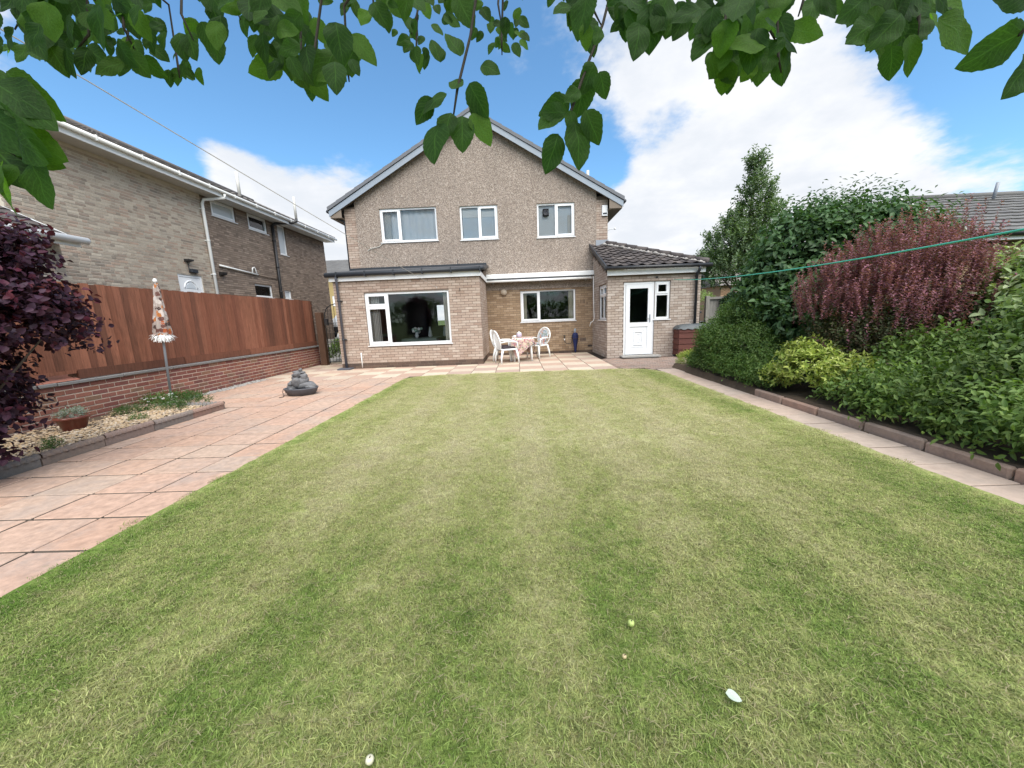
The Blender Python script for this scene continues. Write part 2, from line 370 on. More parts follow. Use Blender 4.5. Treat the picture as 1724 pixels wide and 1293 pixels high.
# ------------------------------------------------------------------ building helpers
I4 = Matrix.Identity(4)
class MB:
    """collects shapes and links them as ONE mesh object"""
    def __init__(s, xf=None):
        s.v = []; s.f = []; s.mi = []; s.sm = []; s.xf = xf or I4; s.cur = 0; s.smooth = False
    def add(s, vs, fs):
        o = len(s.v)
        s.v += [tuple(s.xf @ Vector(v)) for v in vs]
        s.f += [tuple(i+o for i in f) for f in fs]
        s.mi += [s.cur]*len(fs); s.sm += [s.smooth]*len(fs)
        return s
    def box(s, x0, x1, y0, y1, z0, z1):
        return s.add([(x0,y0,z0),(x1,y0,z0),(x1,y1,z0),(x0,y1,z0),(x0,y0,z1),(x1,y0,z1),(x1,y1,z1),(x0,y1,z1)],
                     [(0,3,2,1),(4,5,6,7),(0,1,5,4),(1,2,6,5),(2,3,7,6),(3,0,4,7)])
    def bbox(s, x0, x1, y0, y1, z0, z1, b=.006):
        """box with chamfered top and vertical edges"""
        def ring(i, z): return [(x0+i,y0,z),(x1-i,y0,z),(x1,y0+i,z),(x1,y1-i,z),(x1-i,y1,z),(x0+i,y1,z),(x0,y1-i,z),(x0,y0+i,z)]
        r0 = ring(b, z0); r1 = ring(b, z1-b)
        r2 = [(min(max(x, x0+b), x1-b), min(max(y, y0+b), y1-b), z1) for x, y, _ in ring(b, z1)]
        top = [(x0+b,y0+b,z1),(x1-b,y0+b,z1),(x1-b,y1-b,z1),(x0+b,y1-b,z1)]
        v = r0+r1+top
        f = [(i,(i+1)%8,8+(i+1)%8,8+i) for i in range(8)]
        f += [(8,9,17,16),(9,10,17),(10,11,18,17),(11,12,18),(12,13,19,18),(13,14,19),(14,15,16,19),(15,8,16),(16,17,18,19)]
        return s.add(v, f)
    def quad(s, a, b, c, d): return s.add([a,b,c,d], [(0,1,2,3)])
    def prism(s, poly, axis, a, b):
        """extrude a 2-D polygon along an axis ('x','y','z') from a to b"""
        n = len(poly)
        def P(p, t): return {'x': (t,p[0],p[1]), 'y': (p[0],t,p[1]), 'z': (p[0],p[1],t)}[axis]
        v = [P(p,a) for p in poly]+[P(p,b) for p in poly]
        f = [tuple(range(n)), tuple(range(2*n-1, n-1, -1))]+[(i,n+i,n+(i+1)%n,(i+1)%n) for i in range(n)]
        return s.add(v, f)
    def tube(s, pts, r, n=8, cap=True):
        pts = [Vector(p) for p in pts]; k = len(pts)
        rr = r if isinstance(r, (list, tuple)) else [r]*k
        v = []; prev = None
        for i, p in enumerate(pts):
            t = (pts[min(i+1,k-1)]-pts[max(i-1,0)]).normalized()
            if prev is None:
                u = t.cross(Vector((0,0,1)))
                if u.length < 1e-3: u = t.cross(Vector((1,0,0)))
            else: u = prev - t*prev.dot(t)
            u.normalize(); prev = u; w = t.cross(u)
            for j in range(n):
                a = 2*math.pi*j/n
                v.append(p+(u*math.cos(a)+w*math.sin(a))*rr[i])
        f = [(i*n+j, i*n+(j+1)%n, (i+1)*n+(j+1)%n, (i+1)*n+j) for i in range(k-1) for j in range(n)]
        if cap: f += [tuple(range(n-1,-1,-1)), tuple((k-1)*n+j for j in range(n))]
        old = s.smooth; s.smooth = n > 5; s.add(v, f); s.smooth = old
        return s
    def lathe(s, prof, c=(0,0,0), n=20, sx=1.0, sy=1.0):
        v = []; k = len(prof)
        for r, z in prof:
            for j in range(n):
                a = 2*math.pi*j/n
                v.append((c[0]+r*sx*math.cos(a), c[1]+r*sy*math.sin(a), c[2]+z))
        f = [(i*n+j, i*n+(j+1)%n, (i+1)*n+(j+1)%n, (i+1)*n+j) for i in range(k-1) for j in range(n)]
        f += [tuple(range(n-1,-1,-1)), tuple((k-1)*n+j for j in range(n))]
        old = s.smooth; s.smooth = True; s.add(v, f); s.smooth = old
        return s
    def blob(s, c, rad, seed=0, rough=.25, sub=2, sq=(1,1,1)):
        bm = bmesh.new(); bmesh.ops.create_icosphere(bm, subdivisions=sub, radius=1)
        rn = random.Random(seed); dirs = [(Vector((rn.gauss(0,1),rn.gauss(0,1),rn.gauss(0,1))).normalized(), rn.uniform(-rough, rough)) for _ in range(9)]
        for v in bm.verts:
            k = 1+sum(a*max(0, v.co.dot(d))**3 for d, a in dirs)
            v.co *= k
        bm.verts.ensure_lookup_table()
        vs = [(c[0]+v.co.x*rad*sq[0], c[1]+v.co.y*rad*sq[1], c[2]+v.co.z*rad*sq[2]) for v in bm.verts]
        fs = [tuple(v.index for v in f.verts) for f in bm.faces]
        bm.free()
        old = s.smooth; s.smooth = True; s.add(vs, fs); s.smooth = old
        return s
    def mesh(s, name, mats):
        me = bpy.data.meshes.new(name)
        me.from_pydata(s.v, [], s.f)
        for mt in (mats if isinstance(mats, (list, tuple)) else [mats]): me.materials.append(mt)
        me.polygons.foreach_set('material_index', s.mi)
        me.polygons.foreach_set('use_smooth', s.sm)
        me.update()
        return me
    def build(s, name, mats, parent=None, kind=None, loc=None):
        o = bpy.data.objects.new(name, s.mesh(name, mats)); COL.objects.link(o)
        if parent: attach(o, parent)
        if kind: o['kind'] = kind
        if loc: o.location = loc
        return o

def world(o):
    m = o.matrix_basis.copy()
    return world(o.parent) @ o.matrix_parent_inverse @ m if o.parent else m
def attach(o, parent):
    """parent o, keeping it where it was modelled"""
    o.parent = parent; o.matrix_parent_inverse = world(parent).inverted()
def tag(o, label, cat, group=None):
    o['label'] = label; o['category'] = cat
    if group: o['group'] = group
    return o
def thing(name, label, cat, loc=(0,0,0), rz=0.0, group=None):
    o = bpy.data.objects.new(name, None); COL.objects.link(o)
    o.location = loc; o.rotation_euler = (0,0,rz); o.empty_display_size = .1
    return tag(o, label, cat, group)
def inst(name, me, parent, mat):
    o = bpy.data.objects.new(name, me); COL.objects.link(o)
    attach(o, parent); o.matrix_basis = mat
    return o
def struct(o): o['kind'] = 'structure'; return o
def frame_xf(o, rz):
    """local frame of a wall seen from outside: x to the right, y into the wall, z up"""
    return Matrix.Translation(o) @ Matrix.Rotation(rz, 4, 'Z')

# ---- brickwork: each full brick is a candidate part; the largest in the picture become objects
BR_L, BR_H, COURSE = .215, .065, .075
def _brick_mesh(name, mat, bh):
    mb = MB(); b = .004
    x, z, y0, y1 = BR_L/2, bh/2, -.006, .02
    v = [(-x,y1,-z),(x,y1,-z),(x,y1,z),(-x,y1,z), (-x,y0+b,-z),(x,y0+b,-z),(x,y0+b,z),(-x,y0+b,z), (-x+b,y0,-z+b),(x-b,y0,-z+b),(x-b,y0,z-b),(-x+b,y0,z-b)]
    mb.add(v, [(8,9,10,11),(4,5,9,8),(5,6,10,9),(6,7,11,10),(7,4,8,11),(0,1,5,4),(1,2,6,5),(2,3,7,6),(3,0,4,7)])
    return mb.mesh(name, mat)
class Bricks:
    def __init__(s, bh=BR_H): s.full = []; s.cut = {}; s.mesh = {}; s.bh = bh
    def wall(s, xf, L, z0, z1, mat, holes=(), headers=0.0, phase=0.0, top=None, seed=1, bond=.5):
        """courses on the face y=0 of frame xf; top(x) may cap the height"""
        rn = random.Random(seed)
        n = int((z1-z0)/COURSE)
        for c in range(n):
            za = z0+c*COURSE+(COURSE-s.bh)/2; zb = za+s.bh
            x = -((c % 2)*(BR_L+.01)*bond + phase) if not headers else -rn.uniform(0, .2)
            while x < L:
                ln = BR_L if rn.random() >= headers else .1025
                a, b = x, x+ln
                x += ln+.01
                segs = [(max(a,0), min(b,L))]
                for hx0, hx1, hz0, hz1 in holes:
                    if zb > hz0+.02 and za < hz1-.02:
                        ns = []
                        for p, q in segs:
                            if q <= hx0 or p >= hx1: ns.append((p,q))
                            else:
                                if p < hx0: ns.append((p,hx0-.004))
                                if q > hx1: ns.append((hx1+.004,q))
                        segs = ns
                for p, q in segs:
                    if q-p < .02: continue
                    if top and zb > top((p+q)/2)-.01: continue
                    j = rn.uniform(-.0018, .0018)
                    if q-p > BR_L-.001:
                        s.full.append((xf, (p+q)/2, j, (za+zb)/2, mat))
                    else:
                        s.cut.setdefault(mat, []).append((xf, p, q, j, za, zb))
    def finish(s, parent, limit=300, name='brick'):
        def size(e):
            p = e[0] @ Vector((e[1],0,e[3])); d = p-CAM_P
            dz = d.dot(_F)
            if dz < .3: return 0
            u = CXP+FPX*d.dot(_X)/dz; v = CYP+FPX*d.dot(_Y)/dz
            if u < 0 or u > 1724 or v < 0 or v > 1293: return 0
            nrm = e[0].to_3x3() @ Vector((0,-1,0))
            return max(0, -nrm.dot(d))/(d.length**3)
        order = sorted(range(len(s.full)), key=lambda i: -size(s.full[i]))
        for i in order[:limit]:
            xf, x, j, z, mat = s.full[i]
            if mat not in s.mesh: s.mesh[mat] = _brick_mesh(name, M[mat], s.bh)
            inst(name, s.mesh[mat], parent, xf @ Matrix.Translation((x, j, z)))
        rest = {}
        for i in order[limit:]:
            xf, x, j, z, mat = s.full[i]
            rest.setdefault(mat, []).append((xf, x-BR_L/2, x+BR_L/2, j, z-s.bh/2, z+s.bh/2))
        for mat, l in s.cut.items(): rest.setdefault(mat, []).extend(l)
        mb = MB(); mats = []
        for mat, l in rest.items():
            mb.cur = len(mats); mats.append(M[mat])
            for xf, p, q, j, za, zb in l:
                mb.xf = xf
                y0 = -.006+j
                mb.add([(p,.02,za),(q,.02,za),(q,.02,zb),(p,.02,zb),(p,y0,za),(q,y0,za),(q,y0,zb),(p,y0,zb)],
                       [(4,5,6,7),(0,1,5,4),(1,2,6,5),(2,3,7,6),(3,0,4,7)])
        if mats: mb.build('brickwork', mats, parent, 'stuff')

def sheet(mb, L, z0, z1, holes, thick=.1, x0=0.0):
    """wall face at y=0 with openings and their reveals"""
    xs = sorted({x0, L, *[h[0] for h in holes], *[h[1] for h in holes]})
    zs = sorted({z0, z1, *[h[2] for h in holes], *[h[3] for h in holes]})
    for a, b in zip(xs, xs[1:]):
        for c, d in zip(zs, zs[1:]):
            mx, mz = (a+b)/2, (c+d)/2
            if any(h[0] < mx < h[1] and h[2] < mz < h[3] for h in holes): continue
            mb.quad((a,0,c),(b,0,c),(b,0,d),(a,0,d))
    for hx0, hx1, hz0, hz1 in holes:
        t = thick
        mb.quad((hx0,0,hz0),(hx0,t,hz0),(hx0,t,hz1),(hx0,0,hz1))
        mb.quad((hx1,t,hz0),(hx1,0,hz0),(hx1,0,hz1),(hx1,t,hz1))
        mb.quad((hx0,0,hz0),(hx1,0,hz0),(hx1,t,hz0),(hx0,t,hz0))
        mb.quad((hx0,t,hz1),(hx1,t,hz1),(hx1,0,hz1),(hx0,0,hz1))

def window(parent, xf, x0, x1, z0, z1, lights, fw=.055, inset=.035, sill=True, glassmat='glass', label=None):
    """upvc window: outer frame (the part), then panes, opening sashes and sill as sub-parts.
    lights: (xa, xb, za, zb, opens) in wall coordinates, edge to edge; frame bars are put between them"""
    y0, y1 = inset, inset+.07
    mb = MB(xf)
    mb.box(x0, x1, y0, y1, z1-fw, z1); mb.box(x0, x1, y0, y1, z0, z0+fw)
    mb.box(x0, x0+fw, y0, y1, z0+fw, z1-fw); mb.box(x1-fw, x1, y0, y1, z0+fw, z1-fw)
    for xa, xb, za, zb, op in lights:
        if xb < x1-.01: mb.box(xb-fw*.5, xb+fw*.5, y0+.002, y1-.002, max(za, z0+fw)+.001, min(zb, z1-fw)-.001)
        if zb < z1-.01: mb.box(max(xa, x0+fw)+.001, min(xb, x1-fw)-.001, y0+.003, y1-.003, zb-fw*.5, zb+fw*.5)
    w = mb.build('window', M['upvc'], parent)
    if label: w['label'] = label
    for i, (xa, xb, za, zb, op) in enumerate(lights):
        a = xa+(fw if xa <= x0+.01 else fw*.5); b = xb-(fw if xb >= x1-.01 else fw*.5)
        c = za+(fw if za <= z0+.01 else fw*.5); d = zb-(fw if zb >= z1-.01 else fw*.5)
        if op:
            s = .042; m2 = MB(xf); q0, q1 = y0-.014, y1-.02
            m2.box(a-.012, b+.012, q0, q1, d-s, d+.012); m2.box(a-.012, b+.012, q0, q1, c-.012, c+s)
            m2.box(a-.012, a+s, q0, q1, c+s, d-s); m2.box(b-s, b+.012, q0, q1, c+s, d-s)
            m2.build('sash', M['upvc'], w)
            a += s; b -= s; c += s; d -= s
        m3 = MB(xf); m3.box(a-.004, b+.004, y0+.026, y0+.034, c-.004, d+.004)
        m3.build('pane', M[glassmat if isinstance(glassmat, str) else glassmat[i]], w)
    if sill:
        m4 = MB(xf); m4.prism([(-.035, z0-.030),(-.035, z0-.012),(inset-.002, z0-.001),(inset+.06, z0-.001),(inset+.06, z0-.030)], 'x', x0-.03, x1+.03)
        m4.build('sill', M['upvc'], w)
    return w

def curtain(name, label, x0, x1, z0, z1, y, mat, xf=None, folds=6, amp=.02, group=None):
    mb = MB(xf); n = folds*6; mb.smooth = True
    v = []; f = []
    for i in range(n+1):
        t = i/n; x = x0+(x1-x0)*t; yy = y+amp*math.sin(t*folds*2*math.pi)+amp*.3*math.sin(t*folds*5.1)
        v += [(x, yy, z0), (x, yy-.006*math.sin(i), z1)]
    for i in range(n): f.append((2*i, 2*i+2, 2*i+3, 2*i+1))
    mb.add(v, f)
    o = mb.build(name, mat)
    return tag(o, label, 'curtain', group)

def room(parent, x0, x1, y0, y1, z0, z1, wall='dark_room', back=None):
    mb = MB(); mb.cur = 0
    if back:
        bx0, bx1, bz0, bz1 = back
        sub = MB(Matrix.Translation((0, y1, 0))); sheet(sub, x1, z0, z1, [back], .1, x0)
        mb.add(sub.v, sub.f)
    else: mb.quad((x0,y1,z0),(x1,y1,z0),(x1,y1,z1),(x0,y1,z1))
    mb.quad((x0,y0,z0),(x0,y1,z0),(x0,y1,z1),(x0,y0,z1)); mb.quad((x1,y1,z0),(x1,y0,z0),(x1,y0,z1),(x1,y1,z1))
    mb.quad((x0,y0,z1),(x1,y0,z1),(x1,y1,z1),(x0,y1,z1))
    mb.cur = 1; mb.quad((x0,y0,z0),(x1,y0,z0),(x1,y1,z0),(x0,y1,z0))
    return mb.build('room_lining', [M[wall], M['room_floor']], parent)

# ---- foliage: leaves along shoots that start inside an envelope of ellipsoids
def _norm(a): return a/np.maximum(np.linalg.norm(a, axis=1, keepdims=True), 1e-9)
def shoots(seed, ells, n, length, per, up=.5, out=.8, spread=.5, inner=.62, hemi=-.35, zmin=.05, leafang=.75, droop=0.0):
    """returns leaf base points, axes, normals for leaves set along n shoots"""
    r = np.random.default_rng(seed)
    ells = [np.array(e, float) for e in ells]
    wt = np.array([(e[3]*e[4]+e[4]*e[5]+e[3]*e[5]) for e in ells]); wt /= wt.sum()
    k = r.choice(len(ells), n, p=wt)
    E = np.array(ells)[k]
    d = _norm(r.normal(size=(n,3)))
    low = d[:,2] < hemi; d[low,2] *= -1
    rad = inner+(1-inner)*r.random(n)**.6
    st = E[:,:3]+d*E[:,3:6]*rad[:,None]
    nr = _norm(d/E[:,3:6])
    ax = _norm(nr*out+np.array([0,0,up])+r.normal(size=(n,3))*spread*.5)
    L = r.uniform(*length, size=n)
    st = st-ax*(L*.55)[:,None]
    P, A, N, T = [], [], [], []
    ref = _norm(np.cross(ax, r.normal(size=(n,3)))); bi = np.cross(ax, ref)
    for j in range(per):
        t = (j+.5+r.uniform(-.3,.3,n))/per
        ph = 2.399*j+r.uniform(-.4,.4,n)
        rad_d = ref*np.cos(ph)[:,None]+bi*np.sin(ph)[:,None]
        p = st+ax*(L*t)[:,None]
        la = _norm(rad_d*leafang+ax*(1-leafang*.6)+r.normal(size=(n,3))*.18+np.array([0,0,-droop]))
        nn = ax+r.normal(size=(n,3))*.35+np.array([0,0,.35])
        nn = _norm(nn-la*(nn*la).sum(1,keepdims=True))
        P.append(p); A.append(la); N.append(nn); T.append(t)
    P = np.concatenate(P); A = np.concatenate(A); N = np.concatenate(N); T = np.concatenate(T)
    ok = P[:,2] > zmin
    return P[ok], A[ok], N[ok], T[ok]

def leaf_array(P, A, N, length, width, seed, fold=.25, name='foliage', mat=None, parent=None, curl=.12, kind='stuff', rich=False):
    r = np.random.default_rng(seed); n = len(P)
    L = r.uniform(length*.65, length*1.2, n)[:,None]; Wd = L*width/length*r.uniform(.8,1.15,(n,1))
    S = np.cross(A, N)
    if rich:
        v = np.stack([P, P+A*L*.33+S*Wd*.5+N*Wd*fold, P+A*L*.36, P+A*L*.33-S*Wd*.5+N*Wd*fold,
                      P+A*L*.7+S*Wd*.36+N*(Wd*fold*.5-L*curl*.4), P+A*L*.7-N*L*curl*.35, P+A*L*.7-S*Wd*.36+N*(Wd*fold*.5-L*curl*.4), P+A*L-N*L*curl], 1)
        tri = np.array([[0,2,1],[0,3,2],[1,2,5],[1,5,4],[2,3,6],[2,6,5],[4,5,7],[5,6,7]])
    else:
        v = np.stack([P, P+A*L*.45+S*Wd*.5+N*Wd*fold, P+A*L-N*L*curl, P+A*L*.45-S*Wd*.5+N*Wd*fold], 1)
        tri = np.array([[0,2,1],[0,3,2]])
    k = v.shape[1]
    f = (tri[None]+(np.arange(n)*k)[:,None,None]).reshape(-1,3)
    me = bpy.data.meshes.new(name)
    me.vertices.add(n*k); me.vertices.foreach_set('co', v.reshape(-1).astype(np.float32))
    me.loops.add(f.size); me.loops.foreach_set('vertex_index', f.reshape(-1).astype(np.int32))
    me.polygons.add(len(f)); me.polygons.foreach_set('loop_start', np.arange(0, f.size, 3, dtype=np.int32))
    me.polygons.foreach_set('loop_total', np.full(len(f), 3, dtype=np.int32))
    me.update(calc_edges=True); me.materials.append(mat)
    o = bpy.data.objects.new(name, me); COL.objects.link(o)
    if parent: attach(o, parent)
    if kind: o['kind'] = kind
    return o

def leaf_mesh(name, mat, length=1.0, width=.55, rows=5, fold=.18, curl=.15, tip=1.0, wave=0.0, seed=0, serrate=False):
    """one broad leaf: midrib along +x, blade in the xy plane, gently folded and curled"""
    rn = random.Random(seed); mb = MB(); mb.smooth = True
    v = []; f = []
    for i in range(rows+1):
        t = i/rows
        w = width*.5*(math.sin(math.pi*min(1,t**.78))**.75)*(1-.12*t) if 0 < t < 1 else 0
        z = -curl*t*t*length
        jag = 1+(rn.uniform(-.03,.03) if serrate else 0)
        for sgn in (-1, -.55, 0, .55, 1):
            k = jag*(1+(.022*(-1)**i if serrate else 0)) if abs(sgn) == 1 else 1
            v.append((t*length+(rn.uniform(-.012,.012) if serrate and abs(sgn) == 1 else 0), sgn*w*k, z+abs(sgn)*w*fold*2*(1+.3*math.sin(t*7+sgn))+wave*w*math.sin(9*t+3*sgn+seed)))
    for i in range(rows):
        for j in range(4):
            a = i*5+j; f.append((a, a+1, a+6, a+5))
    mb.add(v, f)
    me = mb.mesh(name, mat)
    uv = me.uv_layers.new(name='UVMap')
    for lp in me.loops:
        i, j = divmod(lp.vertex_index, 5); uv.data[lp.index].uv = (i/rows, (0,.225,.5,.775,1)[j])
    return me

def basis(p, ax, nr, s):
    ax = Vector(ax).normalized(); nr = Vector(nr); nr = (nr-ax*nr.dot(ax)).normalized(); y = nr.cross(ax)
    m = Matrix(((ax.x,y.x,nr.x,p[0]),(ax.y,y.y,nr.y,p[1]),(ax.z,y.z,nr.z,p[2]),(0,0,0,1)))
    return m @ Matrix.Diagonal((s,s,s,1))

def plant(name, label, cat, loc, parts, stems=None, group=None, n_leaf=0, leaf_kw=None):
    """a bush: a list of foliage layers (leaf arrays), each (P,A,N, length, width, mat, rich);
    the n_leaf leaves that show largest become leaf objects, the rest one mass"""
    root = thing(name, label, cat, loc, 0, group)
    for li, (P, A, N, ln, wd, mat, rich) in enumerate(parts):
        if n_leaf and li == 0:
            d = P-np.array(CAM_P); dz = d @ np.array(_F)
            u = CXP+FPX*(d @ np.array(_X))/dz; v = CYP+FPX*(d @ np.array(_Y))/dz
            dist = np.linalg.norm(d, axis=1)
            vis = (u > 0) & (u < 1724) & (v > 0) & (v < 1293)
            # a leaf shows when few others lie before it in its own little cell of the view
            key = (np.floor(u/9).astype(np.int64)*5000+np.floor(v/9).astype(np.int64))
            o = np.lexsort((dist, key)); first = np.zeros(len(P), bool)
            ks = key[o]; first[o[np.r_[True, ks[1:] != ks[:-1]]]] = True
            face = np.abs((N*d/dist[:,None]).sum(1))
            sc = np.where(vis & first, face/dist, 0)
            top = np.argsort(-sc)[:n_leaf]
            rs = np.random.default_rng(5)
            ms = [leaf_mesh('leaf', mat, 1, wd/ln, 4, .16, .16, seed=k) for k in range(3)]
            for q in top:
                inst('leaf', ms[q % 3], root, basis(P[q], A[q], N[q], ln*rs.uniform(.85,1.2)))
            keep = np.ones(len(P), bool); keep[top] = False
            P, A, N = P[keep], A[keep], N[keep]
        leaf_array(P, A, N, ln, wd, 11+li, mat=mat, parent=root, rich=rich)
    if stems:
        for pts, r0, mt in stems:
            mb = MB(); k = len(pts)
            mb.tube(pts, [r0*(1-.75*i/(k-1)) for i in range(k)], 7)
            mb.build('stem', mt, root)
    return root
# ------------------------------------------------------------------ ground, lawn, paving
mb = MB(); n = 24
for i in range(n):
    for j in range(n):
        x0, x1 = -600+1200*i/n, -600+1200*(i+1)/n; y0, y1 = -400+1200*j/n, -400+1200*(j+1)/n
        mb.quad((x0,y0,-.12),(x1,y0,-.12),(x1,y1,-.12),(x0,y1,-.12))
struct(mb.build('ground', M['rough_grass']))

def lawn_poly():
    p = [(3.18,-2.5),(3.19,2.0),(3.17,5.0),(3.18,7.6),(3.16,8.2),(3.06,8.5),(2.85,8.70),(2.3,8.85),(1.2,8.90),(-.4,8.94),(-1.9,8.90),(-2.4,8.78),(-2.62,8.55),(-2.69,8.2),(-2.70,6.5),(-2.71,3.4),(-2.70,1.2),(-2.72,-2.5)]
    out = []
    rn = random.Random(3)
    for a, b in zip(p, p[1:]+p[:1]):
        k = max(1, int(math.dist(a, b)/.12))
        for i in range(k):
            t = i/k; out.append((a[0]+(b[0]-a[0])*t+rn.uniform(-.012,.012), a[1]+(b[1]-a[1])*t+rn.uniform(-.012,.012)))
    return out
LAWN = lawn_poly()
mb = MB(); mb.prism(LAWN, 'z', -.06, .006)
struct(mb.build('lawn', M['lawn']))

mb = MB(); mb.quad((-9,-3,-.02),(5.6,-3,-.02),(5.6,13.3,-.02),(-9,13.3,-.02))
struct(mb.build('paving_bed', M['sub']))

_slab_cache = {}
def slab(parent, x0, x1, y0, y1, mat, z=0.0, th=.03, rn=random):
    g2 = .008 if mat == 'slab_pink' else .007 if mat == 'slab_path' else .004
    w, d = round(x1-x0-2*g2, 2), round(y1-y0-2*g2, 2)
    if w < .03 or d < .03: return
    key = (w, d, mat, th)
    if key not in _slab_cache:
        q = MB(); q.bbox(-w/2, w/2, -d/2, d/2, -th, 0, .005); q.mi[:8] = [1]*8; _slab_cache[key] = q.mesh('slab', [M[mat], M['side_shade']])
    return inst('slab', _slab_cache[key], parent, Matrix.Translation(((x0+x1)/2, (y0+y1)/2, z+rn.uniform(-.002,.002))) @ Matrix.Rotation(rn.uniform(-.004,.004), 4, 'Z') @ Matrix.Rotation(rn.uniform(-.003,.003), 4, 'X'))

rn = random.Random(5)
def empty_struct(name):
    o = bpy.data.objects.new(name, None); COL.objects.link(o); o['kind'] = 'structure'; o.empty_display_size = .1; return o
terrace = empty_struct('paved_terrace')
cols = [-2.66,-3.09,-3.62,-4.15,-4.68,-4.97,-5.21,-5.74,-6.27,-6.60]
rows = [2.05+.4*k for k in range(-8, 17)]+[8.85]
for a, b in zip(cols, cols[1:]):
    for c, d in zip(rows, rows[1:]):
        if a <= -4.97 and d <= 6.0+.01:
            continue
        cc = max(c, 6.02) if a <= -4.97 else c
        if d-cc < .05: continue
        aa = -5.21 if (a, b) == (-4.97, -5.21) else None
        # the two narrow columns beside the bed are one slab wide beyond it
        if (a, b) == (-4.68, -4.97):
            if c > 6.0: continue
            slab(terrace, b+.03, a, cc, min(d, 6.02), 'slab_pink', rn=rn)
        elif (a, b) == (-4.97, -5.21):
            slab(terrace, b, -4.68, max(c, 6.02), d, 'slab_pink', rn=rn)
        else: slab(terrace, b, a, cc, d, 'slab_pink', rn=rn)

patio = empty_struct('patio_paving')
xs = [-6.6,-6.0,-5.4,-4.8,-4.2,-3.6,-3.0,-2.4,-1.8,-1.2,-.6,0,.6,1.2,1.8,2.38]
ys = [8.85,9.4,9.93,10.44,10.95,11.48,12.02,12.56,13.1]
for i, (a, b) in enumerate(zip(xs, xs[1:])):
    for j, (c, d) in enumerate(zip(ys, ys[1:])):
        if a >= -5.5 and b <= -1.0 and c >= 10.9: continue
        dd = min(d, 10.78) if (-5.5 < a and b < -1.1) else d
        slab(patio, a, b, c, dd, 'slab_yellow' if (i+j) % 2 else 'slab_red', z=.002, rn=rn)

pavers = empty_struct('block_paving')
q = MB(); q.bbox(-.096,.096,-.046,.046,-.03,0,.005); pm = q.mesh('paver', M['paver'])
for j in range(25):
    y = 8.66+j*.1
    if y > 11.0: break
    for i in range(-1, 12):
        x = 2.48+i*.2+(j % 2)*.1
        if x > 4.75 or x < 2.42 or (x > 2.6 and y > 11.0): continue
        if y < 8.95 and x < 3.05: continue
        inst('paver', pm, pavers, Matrix.Translation((x, y, .001+rn.uniform(-.002,.002))) @ Matrix.Rotation(rn.uniform(-.01,.01), 4, 'Z'))

path = empty_struct('side_path')
yj = -1.4; k = 0
while yj < 8.55:
    d = min(8.6, yj+.395)
    slab(path, 3.17, 3.575 if d < 8.2 else 3.62, yj, d, 'slab_path', rn=rn); yj = d

# right-hand kerb stones with the soil of the border behind
kerb = empty_struct('border_kerb')
q = MB(); q.bbox(-.032,.032,-.296,.296,-.06,.092,.016); km = q.mesh('kerb_stone', M['kerb'])
for i in range(11):
    y = -.7+i*.606
    inst('kerb_stone', km, kerb, Matrix.Translation((3.615+rn.uniform(-.006,.006), y, rn.uniform(-.006,.008))) @ Matrix.Rotation(rn.uniform(-.02,.02), 4, 'Z'))
mb = MB(); rn2 = random.Random(8)
nx, ny = 14, 40
pt = [[(3.585 if i == 0 else 3.66+(i-1)*.42, -2+j*.27, -.015 if i == 0 else .085+rn2.uniform(-.02,.03)+.03*i/nx) for i in range(nx+1)] for j in range(ny+1)]
for j in range(ny):
    for i in range(nx): mb.quad(pt[j][i], pt[j][i+1], pt[j+1][i+1], pt[j+1][i])
struct(mb.build('border_soil', M['soil']))

# left gravel bed: rope-topped edging, soil and stones
edging = empty_struct('bed_edging')
def rope_edging_mesh():
    q = MB(); L = .296
    q.box(-.024,.024,-L,L,-.06,.088)
    q.smooth = True; nr, ns = 54, 7; v = []; f = []
    for i in range(nr+1):
        y = -L+2*L*i/nr
        for j in range(ns):
            a = math.pi*j/(ns-1)
            tw = 1+.26*math.sin(i/nr*2*math.pi*9+a*1.6)
            v.append((.040*tw*math.cos(a), y, .086+.044*tw*math.sin(a)))
    for i in range(nr):
        for j in range(ns-1): f.append((i*ns+j, i*ns+j+1, (i+1)*ns+j+1, (i+1)*ns+j))
    f += [tuple(range(ns)), tuple(nr*ns+j for j in range(ns-1,-1,-1))]
    q.add(v, f)
    return q.mesh('edging_stone', M['edging'])
em = rope_edging_mesh()
for i in range(13):
    y = 5.66-i*.603
    inst('edging_stone', em, edging, Matrix.Translation((-4.965+rn.uniform(-.006,.006), y, rn.uniform(-.006,.006))) @ Matrix.Rotation(rn.uniform(-.015,.015), 4, 'Z'))
for i in range(3):
    inst('edging_stone', em, edging, Matrix.Translation((-5.25-i*.55, 5.97, -.01)) @ Matrix.Rotation(math.pi/2, 4, 'Z'))
mb = MB(); rn2 = random.Random(9); nx, ny = 9, 40
def bedz(x, y): return .075+.03*math.sin(x*2.1+y*1.3)+.02*math.sin(y*3.1)
pt = [[(-4.99-i*1.62/nx, -2.1+j*8.06/ny, bedz(-4.99-i*1.62/nx, -2.1+j*8.06/ny)) for i in range(nx+1)] for j in range(ny+1)]
for j in range(ny):
    for i in range(nx): mb.quad(pt[j][i], pt[j+1][i], pt[j+1][i+1], pt[j][i+1])
struct(mb.build('bed_soil', M['soil']))
